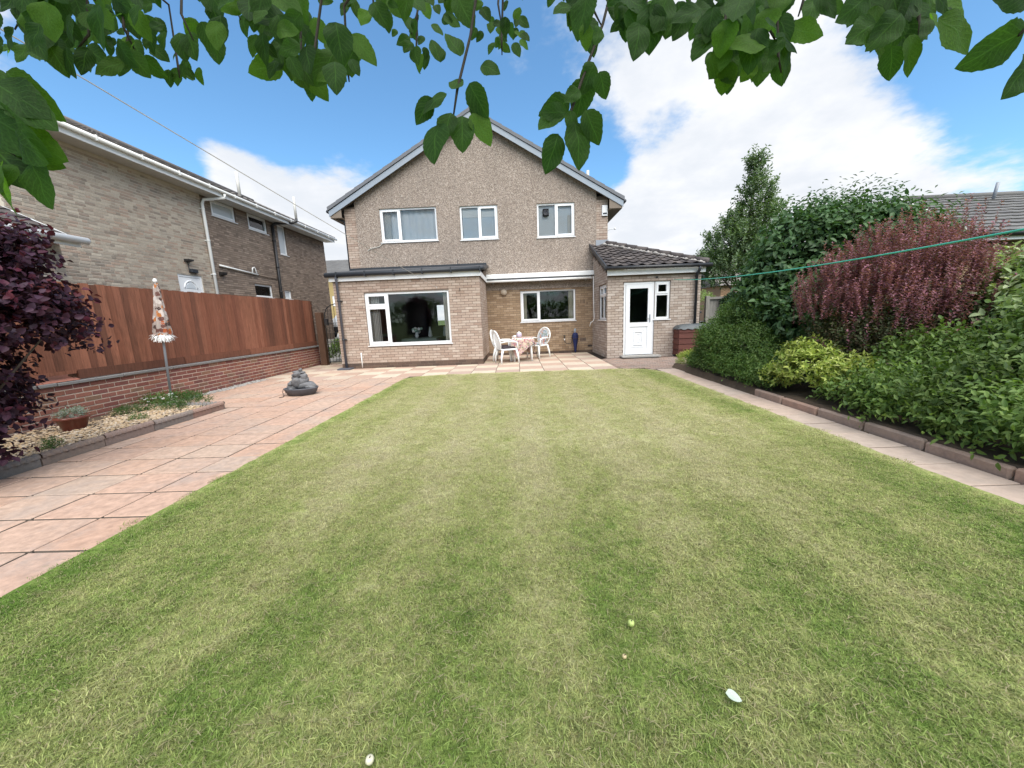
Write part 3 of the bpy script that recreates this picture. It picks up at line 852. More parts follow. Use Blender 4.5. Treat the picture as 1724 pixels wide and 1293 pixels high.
def stones(name, seed, n, region, zf, size, mat):
    r = np.random.default_rng(seed)
    base = np.array([(0,0,.62),(.95,0,0),(.3,.9,.05),(-.8,.55,0),(-.8,-.6,.05),(.35,-.92,0),(0,0,-.5)])
    tri = np.array([(0,1,2),(0,2,3),(0,3,4),(0,4,5),(0,5,1),(6,2,1),(6,3,2),(6,4,3),(6,5,4),(6,1,5)])
    P = region(r, n); k = len(base)
    s = r.uniform(*size, n)[:,None,None]
    v = base[None]*(1+r.uniform(-.28,.28,(n,k,3)))*s
    a = r.uniform(0,6.28,n); ca, sa = np.cos(a)[:,None], np.sin(a)[:,None]
    x = v[:,:,0]*ca-v[:,:,1]*sa; y = v[:,:,0]*sa+v[:,:,1]*ca
    tl = r.uniform(-.5,.5,n)[:,None]
    v = np.stack([x, y*np.cos(tl)-v[:,:,2]*np.sin(tl), y*np.sin(tl)+v[:,:,2]*np.cos(tl)], 2)
    z = np.array([zf(p[0],p[1]) for p in P])+r.uniform(-.003,.010,n)
    v += np.stack([P[:,0],P[:,1],z],1)[:,None,:]
    f = (tri[None]+(np.arange(n)*k)[:,None,None]).reshape(-1,3)
    me = bpy.data.meshes.new(name); me.from_pydata(v.reshape(-1,3).tolist(), [], f.tolist())
    me.materials.append(M[mat]); o = bpy.data.objects.new(name, me); COL.objects.link(o); o['kind'] = 'stuff'
    return o
def bed_region(r, n):
    P = np.stack([r.uniform(-6.56,-5.02,3*n), r.uniform(1.2,5.9,3*n)],1)
    # thinner where soil shows through
    keep = (np.sin(P[:,0]*3.1+P[:,1]*1.1)+np.sin(P[:,1]*2.3-1)+r.normal(size=3*n)*.8) > -.75
    return P[keep][:n]
_P = None
def _fixed(r, n):
    P = bed_region(r, n)
    while len(P) < n: P = np.concatenate([P, bed_region(r, n)])[:n]
    return P
stones('gravel', 4, 6500, _fixed, bedz, (.012,.026), 'gravel')
stones('mortar_rubble', 6, 420, lambda r, n: np.stack([r.uniform(-6.58,-6.36,n)+0, r.uniform(6.1,9.2,n)],1), lambda x, y: .0, (.015,.04), 'concrete')
# drive and road beyond the side gate, rising away from the house
mb = MB(); mb.quad((-8.9,13.3,-.03),(-5.75,13.3,-.03),(-5.75,17,.45),(-8.9,17,.45)); mb.quad((-8.9,17,.45),(-5.75,17,.45),(-5.75,18.4,.48),(-8.9,18.4,.48)); mb.quad((-13,18.4,.48),(-5.75,18.4,.48),(-5.75,23,.6),(-13,23,.6)); mb.quad((-60,23,.6),(40,23,.6),(40,29,.6),(-60,29,.6))
struct(mb.build('driveway', M['concrete']))

# ------------------------------------------------------------------ the house
MY, EY, AY = 13.2, 10.8, 11.05          # faces: main gable wall, flat-roofed extension, side annexe
house = thing('house', 'brick and pebbledash gabled house with flat roofed extension and tiled annexe behind the lawn', 'house', (-1.3,13.2,0))
XM = Matrix.Translation((0,MY,0)); XE = Matrix.Translation((0,EY,0)); XA = Matrix.Translation((0,AY,0))
XG = Matrix.Translation((0,MY-.03,0))
APX, APZ = -1.25, 7.83
def roof_z(x): return APZ-.563*(APX-x) if x < APX else APZ-.586*(x-APX)
UL = (-4.50,-2.59,3.96,5.03); UM = (-1.81,-.555,3.93,5.0); UR = (.755,2.0,3.90,4.97); RW = (.115,2.005,1.13,2.20)
# gable wall of pebbledash between two brick piers
wx0, wx1, ztop = -5.31, 2.72, 4.98
mb = MB(XG); sheet(mb, wx1, 2.235, ztop+.12, [UL, UM, UR], .12, wx0)
zt = ztop+.12
mb.prism([(wx0, zt),(wx1, zt),(wx1, roof_z(wx1)-.2),(APX, roof_z(APX)-.2),(wx0, roof_z(wx0)-.2)], 'y', 0, .05)
mb.quad((wx0,0,2.235),(wx0,0,5.1),(wx0,.03,5.1),(wx0,.03,2.235)); mb.quad((wx1,.03,2.235),(wx1,.03,5.1),(wx1,0,5.1),(wx1,0,2.235)); mb.quad((wx0,0,2.235),(wx0,.03,2.235),(wx1,.03,2.235),(wx1,0,2.235))
mb.build('gable_wall', M['pebble'], house)
# brick shell: mortar backing behind the bricks
mb = MB(XM); sheet(mb, 3.1, -.05, 2.4, [RW], .12, -1.12)
mb.build('masonry', M['mortar_dark'], house)
mb = MB(XM); mb.box(-5.68, -5.16, 0, .12, -.05, 2.4)
mb.build('masonry', M['mortar_dark'], house)
mb = MB(XM); mb.box(-5.679, -5.30, 0, 8.2, 2.4, 5.12); mb.build('masonry', M['mortar_dark'], house)
mb = MB(XM); mb.box(2.71, 3.099, 0, .25, 2.4, 5.1); mb.quad((3.099,.25,-.05),(3.099,8.2,-.05),(3.099,8.2,5.1),(3.099,.25,5.1))
mb.build('masonry', M['mortar_dark'], house)
FW = (-4.62,-3.45,.95,2.2)
mb = MB(Matrix.Translation((0,21.4,0))); sheet(mb, 3.1, -.1, 5.1, [FW], .12, -5.68)
mb.build('front_wall', M['mortar_dark'], house)
EWIN = (-4.345,-1.93,.66,2.15)
mb = MB(XE); sheet(mb, -1.05, -.05, 2.5, [EWIN], .12, -5.2)
mb.quad((-1.05,0,-.05),(-1.05,2.4,-.05),(-1.05,2.4,2.95),(-1.05,0,2.5)); mb.quad((-5.2,2.4,-.05),(-5.2,0,-.05),(-5.2,0,2.5),(-5.2,2.4,2.95))
mb.build('extension_masonry', M['mortar'], house)
DOOR = (3.07,3.955,.075,2.165); SWIN = (3.96,4.395,1.095,2.165)
mb = MB(XA); sheet(mb, 5.25, -.05, 2.42, [DOOR, SWIN], .12, 2.6)
mb.quad((5.25,0,-.05),(5.25,8,-.05),(5.25,8,2.42),(5.25,0,2.42))
mb.build('annexe_masonry', M['mortar'], house)
# the annexe's left-hand wall faces the patio recess, with a window; local x runs towards the camera
XL = frame_xf((2.6, MY, 0), -math.pi/2)
LWIN = (1.02,2.02,1.13,2.16)
mb = MB(XL); sheet(mb, MY-AY, -.05, 2.42, [LWIN], .12, 0)
mb.add([(0,0,2.42),(MY-AY,0,2.42),(0,0,3.3)], [(0,1,2)])
mb.build('annexe_side_masonry', M['mortar'], house)

bk = Bricks()
bk.wall(Matrix.Translation((-5.2,EY,.0)), 4.15, 0.15, 2.49, 'buff', [(EWIN[0]+5.2, EWIN[1]+5.2, EWIN[2]-.03, EWIN[3])], seed=2)
bk.wall(Matrix.Translation((-5.2,EY,.0)), 4.15, 0.0, .15, 'plinth', seed=3, phase=.05)
bk.wall(frame_xf((-1.05,EY,0), math.pi/2), 2.35, .15, 2.49, 'buff', seed=4); bk.wall(frame_xf((-1.05,EY,0), math.pi/2), 2.35, 0, .15, 'plinth', seed=4)
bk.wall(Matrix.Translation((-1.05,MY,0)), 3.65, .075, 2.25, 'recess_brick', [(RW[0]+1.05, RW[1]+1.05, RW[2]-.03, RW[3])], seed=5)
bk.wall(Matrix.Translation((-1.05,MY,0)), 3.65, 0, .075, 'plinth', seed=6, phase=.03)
bk.wall(Matrix.Translation((-5.68,MY,0)), .368, 2.3, 5.1, 'buff', seed=7)
bk.wall(Matrix.Translation((2.725,MY,0)), .375, 2.9, 5.02, 'buff', seed=8)
bk.wall(Matrix.Translation((2.6,AY,0)), 2.65, 0, 2.36, 'annexe_brick', [(DOOR[0]-2.6, DOOR[1]-2.6, 0, DOOR[3]), (SWIN[0]-2.6-.01, SWIN[1]-2.6, SWIN[2]-.03, SWIN[3])], seed=9)
bk.wall(XL, MY-AY-.01, 0, 3.2, 'annexe_brick', [(LWIN[0], LWIN[1], LWIN[2]-.03, LWIN[3])], top=lambda x: 2.42+.88*(1-x/(MY-AY)), seed=10)
bk.wall(frame_xf((-5.68, 21.3, 0), -math.pi/2), 8.1, 0, 5.05, 'buff', seed=12)
bk.finish(house)

# windows
window(house, XG, *UL, [(UL[0], -3.84, UL[2], UL[3], True), (-3.84, UL[1], UL[2], UL[3], False)], inset=.05)
window(house, XG, *UM, [(UM[0], -1.18, UM[2], UM[3], False), (-1.18, UM[1], UM[2], UM[3], True)], inset=.05, glassmat='glass')
window(house, XG, *UR, [(UR[0], 1.38, UR[2], UR[3], False), (1.38, UR[1], UR[2], UR[3], True)], inset=.05)
window(house, XM, *RW, [(RW[0], .76, RW[2], RW[3], True), (.76, RW[1], RW[2], RW[3], False)])
window(house, XE, *EWIN, [(EWIN[0], -3.71, 1.76, EWIN[3], True), (EWIN[0], -3.71, EWIN[2], 1.76, True), (-3.71, EWIN[1], EWIN[2], EWIN[3], False)], fw=.06)
window(house, XA, *SWIN, [(SWIN[0], SWIN[1], 1.80, SWIN[3], True), (SWIN[0], SWIN[1], SWIN[2], 1.80, False)], fw=.06)
window(house, XL, *LWIN, [(LWIN[0], 1.52, 1.84, LWIN[3], True), (LWIN[0], 1.52, LWIN[2], 1.84, False), (1.52, LWIN[1], 1.84, LWIN[3], True), (1.52, LWIN[1], LWIN[2], 1.84, False)])
# rooms behind the glass
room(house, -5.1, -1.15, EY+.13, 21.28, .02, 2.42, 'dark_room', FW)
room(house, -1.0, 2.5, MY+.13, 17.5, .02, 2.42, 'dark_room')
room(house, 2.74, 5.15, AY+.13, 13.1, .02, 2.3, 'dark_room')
room(house, -5.25, 2.65, MY+.10, 16.5, 3.2, 5.06, 'pale_room')
mb = MB(Matrix.Translation((0,21.4,0))); x0, x1, z0, z1 = FW
mb.box(x0,x1,.02,.08,z1-.06,z1); mb.box(x0,x1,.02,.08,z0,z0+.06); mb.box(x0,x0+.06,.02,.08,z0+.06,z1-.06); mb.box(x1-.06,x1,.02,.08,z0+.06,z1-.06); mb.box(x1-.47,x1-.37,.022,.078,z0+.06,z1-.06); mb.box(x1-.37,x1-.06,.022,.078,1.82,1.9)
mb.build('window', M['dark_room'], house)
# obscure film, blinds and curtains
def blind(name, label, x0, x1, z0, z1, y, mat):
    q = MB(); q.box(x0, x1, y, y+.012, z0, z1); return tag(q.build(name, M[mat]), label, 'blind')
blind('roller_blind', 'white roller blind part drawn in the middle upstairs window', UM[0]+.06, UM[1]-.06, 4.66, 4.96, MY+.12, 'white_plastic')
blind('obscure_film', 'grey obscure film over the lower middle upstairs window', UM[0]+.06, UM[1]-.06, 3.99, 4.655, MY+.125, 'frosted')
blind('privacy_film', 'grey obscure film over the upstairs window with the round vent', UR[0]+.06, UR[1]-.06, 3.96, 4.92, MY+.125, 'frosted')
curtain('net_curtain', 'grey net blind hanging across the widest upstairs window', UL[0]+.05, UL[1]-.05, 4.0, 4.99, MY+.2, M['net'], folds=9, amp=.018)
curtain('curtain', 'white side curtain at the left of the widest upstairs window', UL[0]+.05, -4.18, 4.0, 4.99, MY+.15, M['curtain'], folds=4)
curtain('curtain', 'white curtain edge in the upstairs window with the vent', 1.78, 1.93, 3.96, 4.6, MY+.112, M['curtain'], folds=2, amp=.008)
curtain('curtain', 'striped curtain behind the narrow lights of the large extension window', -4.28, -4.0, .70, 2.1, EY+.2, M['stripe_curtain'], folds=5)
curtain('curtain', 'grey curtain at the right edge of the large extension window', -2.14, -1.96, .70, 2.1, EY+.22, M['curtain'], folds=4)
curtain('vertical_blind', 'cream blind gathered at the left of the patio window', .2, .33, 1.17, 2.16, MY+.18, M['cream_blind'], folds=3)
curtain('vertical_blind', 'cream blind gathered at the right of the patio window', 1.79, 1.95, 1.17, 2.16, MY+.18, M['cream_blind'], folds=3)
curtain('curtain', 'pale curtain behind the annexe side window', LWIN[0]+.06, LWIN[1]-.06, 1.17, 2.1, .2, M['cream_blind'], XL, folds=7)
# extractor vent set in the glass
mb = MB(XG); mb.bbox(.95,1.15,.025,.07,4.575,4.805,.004)
v_ = mb.build('window_vent', M['black_matt'], house); mb = MB(XG @ Matrix.Translation((1.05,.02,4.69)) @ Matrix.Rotation(math.pi/2,4,'X'))
for r_ in (.078,.05,.022): mb.tube([(r_*math.cos(a*math.pi/9), r_*math.sin(a*math.pi/9), 0) for a in range(19)], .006, 5, False)
mb.build('grille', M['pipe'], v_)

# back door
mb = MB(XA); x0, x1, z0, z1 = DOOR; y0 = .03; y1 = .10
mb.box(x0,x1,y0,y1,z1-.06,z1); mb.box(x0,x0+.06,y0,y1,z0,z1-.06); mb.box(x1-.06,x1,y0,y1,z0,z1-.06); mb.box(x0,x1,y0-.03,y1,z0-.03,z0)
door = mb.build('door', M['upvc'], house); door['label'] = 'white half glazed back door with a moulded lower panel'
mb = MB(XA); a, b, c, d = x0+.068, x1-.068, z0+.012, z1-.066; ya, yb = .012, .075
mb.box(a,b,ya,yb,d-.115,d); mb.box(a,b,ya,yb,c,c+.14); mb.box(a,a+.115,ya,yb,c+.14,d-.115); mb.box(b-.115,b,ya,yb,c+.14,d-.115); mb.box(a+.115,b-.115,ya,yb,.90,1.02)
mb.build('door_leaf', M['upvc'], door)
mb = MB(XA); mb.box(a+.11,b-.11,.04,.05,1.015,d-.11); mb.build('pane', M['glass'], door)
mb = MB(XA); p0, p1, q0, q1 = a+.11, b-.11, c+.135, .905
mb.box(p0,p1,.035,.05,q0,q1)
for i, (ins, yy) in enumerate([(.075,.026),(.135,.014),(.20,.026)]):
    t = .028; u0,u1,w0,w1 = p0+ins,p1-ins,q0+ins*1.02,q1-ins*1.02
    mb.prism([(u0,w0),(u1,w0),(u1-t,w0+t),(u0+t,w0+t)],'y',yy,.036); mb.prism([(u1,w0),(u1,w1),(u1-t,w1-t),(u1-t,w0+t)],'y',yy,.036)
    mb.prism([(u1,w1),(u0,w1),(u0+t,w1-t),(u1-t,w1-t)],'y',yy,.036); mb.prism([(u0,w1),(u0,w0),(u0+t,w0+t),(u0+t,w1-t)],'y',yy,.036)
mb.build('moulded_panel', M['upvc'], door)
mb = MB(XA); mb.bbox(b-.07,b-.035,.0,.014,1.02,1.24,.004); mb.tube([(b-.052,.0,1.13),(b-.052,-.045,1.13),(b-.17,-.045,1.13)], .010, 6)
mb.build('door_handle', M['lead'], door)
mb = MB(); mb.bbox(2.97,4.08,10.74,AY-.012,.03,.075,.006); mb.box(3.03,4.02,10.80,AY-.014,-.02,.03)
mb.build('doorstep', M['concrete'], house)

# roof of the main house: slopes, verge tiles, bargeboards, eaves
RY0, RY1 = 12.95, 21.6
LX, RX = -6.12, 3.58
mb = MB(); t = .07
mb.prism([(LX, roof_z(LX)-.15),(LX, roof_z(LX)-.02),(APX, APZ-.02),(APX, APZ-.15)], 'y', RY0+.12, RY1)
mb.prism([(APX, APZ-.15),(APX, APZ-.02),(RX, roof_z(RX)-.02),(RX, roof_z(RX)-.15)], 'y', RY0+.12, RY1)
roof = mb.build('roof', M['roof_grey'], house)
for side in (-1, 1):
    ex = LX if side < 0 else RX; sl = .563 if side < 0 else -.586
    L = abs(ex-APX); n = 15
    for i in range(n):
        xa = ex+(APX-ex)*i/n; xb = ex+(APX-ex)*(i+1)/n
        o_ = .0 if i % 2 else .006
        dz = .012
        q = MB(); q.prism([(xa, roof_z(xa)-.115), (xb, roof_z(xb)-.115), (xb, roof_z(xb)-dz), (xa, roof_z(xa)+.004)], 'y', RY0-.03, RY0+.13)
        q.build('verge_tile', M['verge'], roof)
    q = MB(); q.prism([(ex+.03*-side, roof_z(ex)-.30),(ex+.03*-side, roof_z(ex)-.125),(APX, APZ-.12),(APX, APZ-.30)], 'y', RY0, RY0+.022); q.build('bargeboard', M['barge'], roof)
    q = MB(); q.prism([(ex+.05*-side, roof_z(ex)-.20),(APX, APZ-.20),(APX, APZ-.215),(ex+.05*-side, roof_z(ex)-.215)], 'y', RY0+.022, MY+.05); q.build('verge_soffit', M['soffit'], roof)
    wx = -5.68 if side < 0 else 3.1
    q = MB(); a, b = sorted((ex+.06*-side, wx)); q.box(a, b, RY0+.03, RY1, roof_z(ex)-.34, roof_z(ex)-.325)
    q.prism([(ex+.06*-side, roof_z(ex)-.33),(wx, roof_z(ex)-.33),(wx, roof_z(wx)-.17),(ex+.06*-side, roof_z(ex)-.17)], 'y', RY0+.024, RY0+.03)
    q.build('eaves_soffit', M['soffit'], roof)
    q = MB(); gx = ex-.02*-side; q.tube([(gx, RY0+.04, roof_z(ex)-.12),(gx, RY1, roof_z(ex)-.12)], .055, 10); q.build('gutter', M['gutter'], roof)
q = MB(); q.tube([(-6.08,13.02,4.98),(-6.07,13.03,4.86),(-6.0,13.08,4.80),(-5.74,13.22,4.70),(-5.71,13.25,4.60),(-5.715,13.25,2.9)], .034, 8); q.build('downpipe', M['gutter'], house)
q = MB(); q.tube([(APX, RY0+.1, APZ-.005),(APX, RY1, APZ-.005)], .09, 10); q.build('ridge', M['verge'], roof)
q = MB(); q.tube([(3.0,16.2,5.2),(3.0,16.2,6.95)], .055, 10); q.build('vent_pipe', M['white_soffit'], roof)
# little box on the pier
mb = MB(XM); mb.bbox(2.90,3.085,-.07,.0,4.49,4.82,.015); al = mb.build('alarm_box', M['upvc'], house)
mb = MB(XM); mb.box(2.93,3.06,-.076,-.071,4.53,4.58); mb.build('alarm_strobe', M['gutter'], al)
mb = MB(XM); mb.tube([(3.1,.05,4.05),(3.24,0,4.08),(3.34,-.05,4.06)], .012, 5); mb.blob((3.33,-.06,4.07),.04,1,.1,1); mb.build('security_camera', M['white_paint'], house)
# pale cable from the left upstairs window
q = MB(); q.tube([(-4.46,MY-.05,3.93),(-4.6,MY-.05,3.83),(-4.9,MY-.05,3.78),(-5.0,MY-.05,3.72)], .012, 5); q.build('cable', M['white_soffit'], house)

# flat roof of the extension
er = MB(); er.prism([(10.62,2.66),(10.62,2.72),(13.17,3.10),(13.17,3.04)], 'x', -5.3, -.98); eroof = er.build('flat_roof', M['felt'], house)
q = MB(); q.box(-5.27,-1.0,10.72,10.745,2.485,2.62); q.box(-1.022,-.998,10.745,13.1,2.485,2.62); q.box(-5.27,-5.25,10.745,13.1,2.485,2.62); q.build('fascia', M['white_paint'], eroof)
q = MB(); q.box(-5.25,-1.022,10.745,10.80,2.49,2.50); q.build('soffit_board', M['white_paint'], eroof)
q = MB(); q.tube([(-5.33,10.66,2.655),(-.965,10.66,2.675)], .06, 12); q.tube([(-.99,10.66,2.675),(-.98,11.6,2.80),(-.98,13.1,3.02)], .055, 8); q.build('gutter', M['gutter'], eroof)
for i in range(6):
    x = -5.0+i*.8; q = MB(); q.box(x-.012,x+.012,10.60,10.722,2.585,2.735); q.build('gutter_bracket', M['gutter'], eroof)
q = MB(); q.box(-5.70,-1.0,13.135,13.168,3.04,3.16); q.build('flashing', M['gutter'], eroof)
q = MB(); q.tube([(-1.95,13.0,3.05),(-1.95,13.0,3.27)], .012, 5); q.build('roof_spike', M['gutter'], eroof)
q = MB(); q.tube([(-5.03,10.66,2.62),(-5.03,10.67,2.52),(-5.05,10.725,2.44),(-5.05,10.725,.06)], .036, 10)
dp = q.build('downpipe', M['pipe'], house)
for z in (1.95, .86):
    q = MB(); q.tube([(-5.05,10.725,z-.02),(-5.05,10.725,z+.02)], .043, 10); q.box(-5.03,-4.97,10.72,10.80,z-.012,z+.012); q.build('pipe_clip', M['gutter'], dp)
q = MB(); q.bbox(-5.24,-4.86,10.52,10.785,0.004,.045,.008); q.build('gully_cover', M['pipe'], dp)
q = MB(); q.tube([(-4.60,10.77,.02),(-4.60,10.77,.46)], .016, 8); q.build('waste_pipe', M['white_plastic'], house)
q = MB(XE); q.tube([(-1.62,-.003,2.10),(-1.60,-.05,2.10),(-1.60,-.055,2.16),(-1.62,-.04,2.18)], .007, 5); q.build('line_hook', M['black_pipe'], house)
q = MB(XE); q.tube([(-2.25,-.002,2.20),(-2.25,-.05,2.20),(-2.25,-.055,2.24)], .007, 5); q.build('line_hook', M['white_plastic'], house)

# recess details
q = MB(XM); q.tube([(-.45,-.09,2.16),(-.45,0,2.16)], .10, 18); q.build('vent_cowl', M['slab_yellow'], house)
for x, z, w, h_, mt in [(2.26,1.75,.11,.11,'recess_brick'),(2.26,.45,.11,.055,'mortar_dark'),(2.50,.22,.07,.035,'black_pipe')]:
    q = MB(XM); q.box(x-w, x+w, -.012, .02, z-h_, z+h_)
    ab = q.build('air_brick', M[mt], house)
    q = MB(XM)
    for i in range(4): q.box(x-w*.8+i*w*.42, x-w*.8+i*w*.42+w*.2, -.0145, -.0125, z-h_*.6, z+h_*.6)
    q.build('vent_hole', M['plinth'], ab)

# annexe roof: pantiles on the front slope, hip with half-round ridge tiles
ZE, ZT, AX0, AX1 = 2.575, 3.56, 2.52, 5.36
FY = 10.83
def a_z(y): return ZE+(y-FY)*(ZT-ZE)/(13.2-FY)
hipx = lambda y: AX1-(y-FY)*(AX1-3.04)/(13.2-FY)
mb = MB(); t = .05
mb.prism([(FY+.03, a_z(FY)-.05),(FY+.03, a_z(FY)-.01),(13.17, ZT-.01),(13.17, ZT-.05)], 'x', AX0+.03, 3.04)
mb.add([(3.04,FY+.03,a_z(FY)-.012),(AX1-.02,FY+.03,a_z(FY)-.012),(3.04,13.17,ZT-.012)], [(0,1,2)])
mb.add([(3.05,13.17,ZT-.012),(AX1-.02,FY+.03,ZE-.012),(AX1-.02,18,ZE-.012),(3.05,18,ZT-.012)], [(0,1,2,3)])
aroof = mb.build('annexe_roof', M['felt'], house)
S = math.hypot(13.17-FY, ZT-ZE); uy, uz = (13.17-FY)/S, (ZT-ZE)/S
nrow = 8; gauge = S/nrow; cw = .30
def pantile(x0, x1, s0, s1):
    q = MB(); q.smooth = True; nn = 9; v = []; f = []
    for k, (s_, lift) in enumerate([(s0-.015,.052),(s1+.05,.012)]):
        for lay in (0, 1):
            for i in range(nn):
                a = i/(nn-1); x = x0+(x1-x0)*a
                w = .030*max(0, math.sin(a*2*math.pi))-.012*max(0,-math.sin(a*2*math.pi))
                h_ = lift+w-(.016 if lay else 0)
                v.append((x, FY+s_*uy-h_*uz, ZE+s_*uz+h_*uy))
    def R(k, lay): return [(k*2+lay)*nn+i for i in range(nn)]
    for i in range(nn-1):
        f.append((R(0,0)[i],R(0,0)[i+1],R(1,0)[i+1],R(1,0)[i])); f.append((R(0,1)[i+1],R(0,1)[i],R(1,1)[i],R(1,1)[i+1])); f.append((R(0,1)[i],R(0,1)[i+1],R(0,0)[i+1],R(0,0)[i]))
    f.append((R(0,1)[0],R(0,0)[0],R(1,0)[0],R(1,1)[0]))
    q.add(v, f); return q
pan_cache = None
for r_ in range(nrow):
    s0 = r_*gauge; s1 = s0+gauge
    ymid = FY+(s0+gauge*.5)*uy
    x = AX0
    while x < hipx(ymid)-.08:
        xe = min(x+cw, hipx(ymid)+.04)
        if xe-x > cw-.001:
            if pan_cache is None: pan_cache = pantile(0, cw, 0, gauge).mesh('roof_tile', M['roof_dark'])
            inst('roof_tile', pan_cache, aroof, Matrix.Translation((x+rn.uniform(-.004,.004), s0*uy, s0*uz+rn.uniform(-.003,.003))))
        else: pantile(x, xe, s0, s1).build('roof_tile', M['roof_dark'], aroof)
        x += cw
p0, p1 = Vector((AX1-.03, FY+.02, ZE+.03)), Vector((3.04, 13.15, ZT+.05))
nh = 9
for i in range(nh):
    a = p0.lerp(p1, i/nh); b = p0.lerp(p1, (i+.98)/nh)
    q = MB(); q.tube([a+Vector((0,0,.012)), b], [.105,.095], 10); q.build('hip_tile', M['roof_dark'], aroof)
q = MB(); d_ = (p1-p0)
for i in range(40):
    c = p0+d_*((i+.5)/40); q.blob((c.x-.10, c.y-.04, c.z-.015), .05+.02*math.sin(i*2.3), i, .4, 1, (1.3,1.2,.7))
q.build('hip_mortar', M['ridge_mortar'], aroof)
q = MB(); q.prism([(FY-.03, a_z(FY)-.07),(FY-.03, a_z(FY)+.055),(13.18, ZT+.07),(13.18, ZT-.06)], 'x', AX0-.045, AX0+.0); q.build('verge_trim', M['gutter'], aroof)
q = MB(); q.tube([(AX0-.03,FY-.06,2.545),(AX1+.05,FY-.06,2.53)], .05, 10); q.tube([(AX1+.02,FY-.06,2.53),(AX1+.02,18,2.55)], .05, 8); q.build('gutter', M['black_pipe'], aroof)
q = MB(); q.box(2.56,5.30,10.90,10.925,2.355,2.53); q.box(5.275,5.30,10.925,17,2.355,2.53); q.build('fascia', M['white_paint'], aroof)
q = MB(); q.box(2.6,5.27,10.925,AY-.008,2.36,2.37); q.build('soffit_board', M['white_soffit'], aroof)
q = MB(); q.box(2.70,3.12,13.155,13.166,3.52,3.74); q.prism([(2.66,3.50),(3.1,3.60),(3.1,3.52),(2.66,3.42)], 'y', 13.04, 13.16); q.build('flashing', M['lead'], aroof)
q = MB(); q.tube([(5.08,10.77,2.50),(5.08,10.80,2.40),(5.09,10.965,2.30),(5.09,10.965,.02)], .038, 10); q.build('downpipe', M['gutter'], house)
q = MB(XA); q.bbox(4.37-.1-.3,4.03,-.03,0,2.25,2.29,.004); q.build('door_lamp', M['black_pipe'], house)
q = MB(XA); q.tube([(4.46,0,2.18),(4.46,-.05,2.18),(4.46,-.055,2.22)], .006, 5); q.build('line_hook', M['white_plastic'], house)
# outside tap bracket and old lamp at the end of the canopy
q = MB(XM); q.blob((2.66,-.12,3.0),.075,3,.3,1,(1.1,1,.7)); q.tube([(2.66,-.1,3.0),(2.66,-.1,3.3)],.012,5); q.build('wall_lamp', M['black_pipe'], house)
# ------------------------------------------------------------------ neighbouring house on the left
NX = -9.0
XN = frame_xf((NX, 0, 0), math.pi/2)            # local x = world y
neigh = thing('neighbouring_house', 'long two storey brick house with white gutter behind the brown fence', 'house', (-11.5, 12, 0))
N1 = (11.68,12.66,4.66,5.13); N2 = (13.22,14.2,4.62,5.13); N3 = (14.80,15.28,4.04,5.12); N4 = (13.07,13.99,2.36,2.79); N5 = (14.71,15.15,2.36,2.69); ND = (10.12,10.90,.75,2.80)
Y0, YJ, Y1 = 6.9, 11.32, 18.25
mb = MB(XN); sheet(mb, YJ, -.1, 5.14, [ND], .12, Y0); mb.build('pale_masonry', M['mortar_pale'], neigh)
mb = MB(XN); sheet(mb, Y1, -.1, 5.14, [N1,N2,N3,N4,N5], .12, YJ)
mb.quad((Y1,0,-.1),(Y1,8,-.1),(Y1,8,5.14),(Y1,0,5.14))
mb.add([(Y1,0,5.14),(Y1,8,5.14),(Y1,3.2,7.05)], [(0,1,2)])
mb.build('brown_masonry', M['mortar_dark'], neigh)
mb = MB(XN); mb.quad((Y0,8,-.1),(Y0,0,-.1),(Y0,0,5.14),(Y0,8,5.14)); mb.add([(Y0,0,5.14),(Y0,8,5.14),(Y0,3.2,7.05)], [(0,1,2)]); mb.build('gable_end', M['mortar_pale'], neigh)
nb = Bricks(.058)
off = Matrix.Translation((0,0,0))
K = .88; SK = Matrix.Diagonal((K,1,K,1))        # slimmer bricks than the house's
def sc_(holes, y): return [((a-y)/K,(b-y)/K,c/K,d/K) for a, b, c, d in holes]
nb.wall(XN @ Matrix.Translation((Y0,0,0)) @ SK, (YJ-Y0)/K, .9/K, 5.12/K, 'pale_neigh', sc_([ND], Y0), headers=.42, seed=21)
nb.wall(XN @ Matrix.Translation((YJ,0,0)) @ SK, (Y1-YJ)/K, .9/K, 5.12/K, 'dark_neigh', sc_([(h_[0],h_[1],h_[2]-.02,h_[3]) for h_ in (N1,N2,N3,N4,N5)], YJ), headers=.2, seed=22)
nb.finish(neigh)
window(neigh, XN, *N1, [(N1[0],N1[1],N1[2],N1[3],True)], fw=.045, glassmat='frosted_pale')
window(neigh, XN, *N2, [(N2[0],N2[1],N2[2],N2[3],True)], fw=.045)
window(neigh, XN, *N3, [(N3[0],N3[1],N3[2],N3[3],False)], fw=.05, glassmat='frosted_pale')
window(neigh, XN, *N4, [(N4[0],N4[1],N4[2],N4[3],False)], fw=.05)
window(neigh, XN, *N5, [(N5[0],N5[1],N5[2],N5[3],False)], fw=.05, glassmat='frosted')
mb = MB(XN)
for h_, wl in ((N2,0),(N4,0)):
    a, b, c, d = h_; mb.box(a-.3, b+.3, .9, .95, c-.3, d+.3); mb.box(a-.3,a-.28,.13,.9,c-.3,d+.3); mb.box(b+.28,b+.3,.13,.9,c-.3,d+.3); mb.box(a-.28,b+.28,.13,.9,d+.2,d+.22)
mb.build('room_lining', M['pale_room'], neigh)
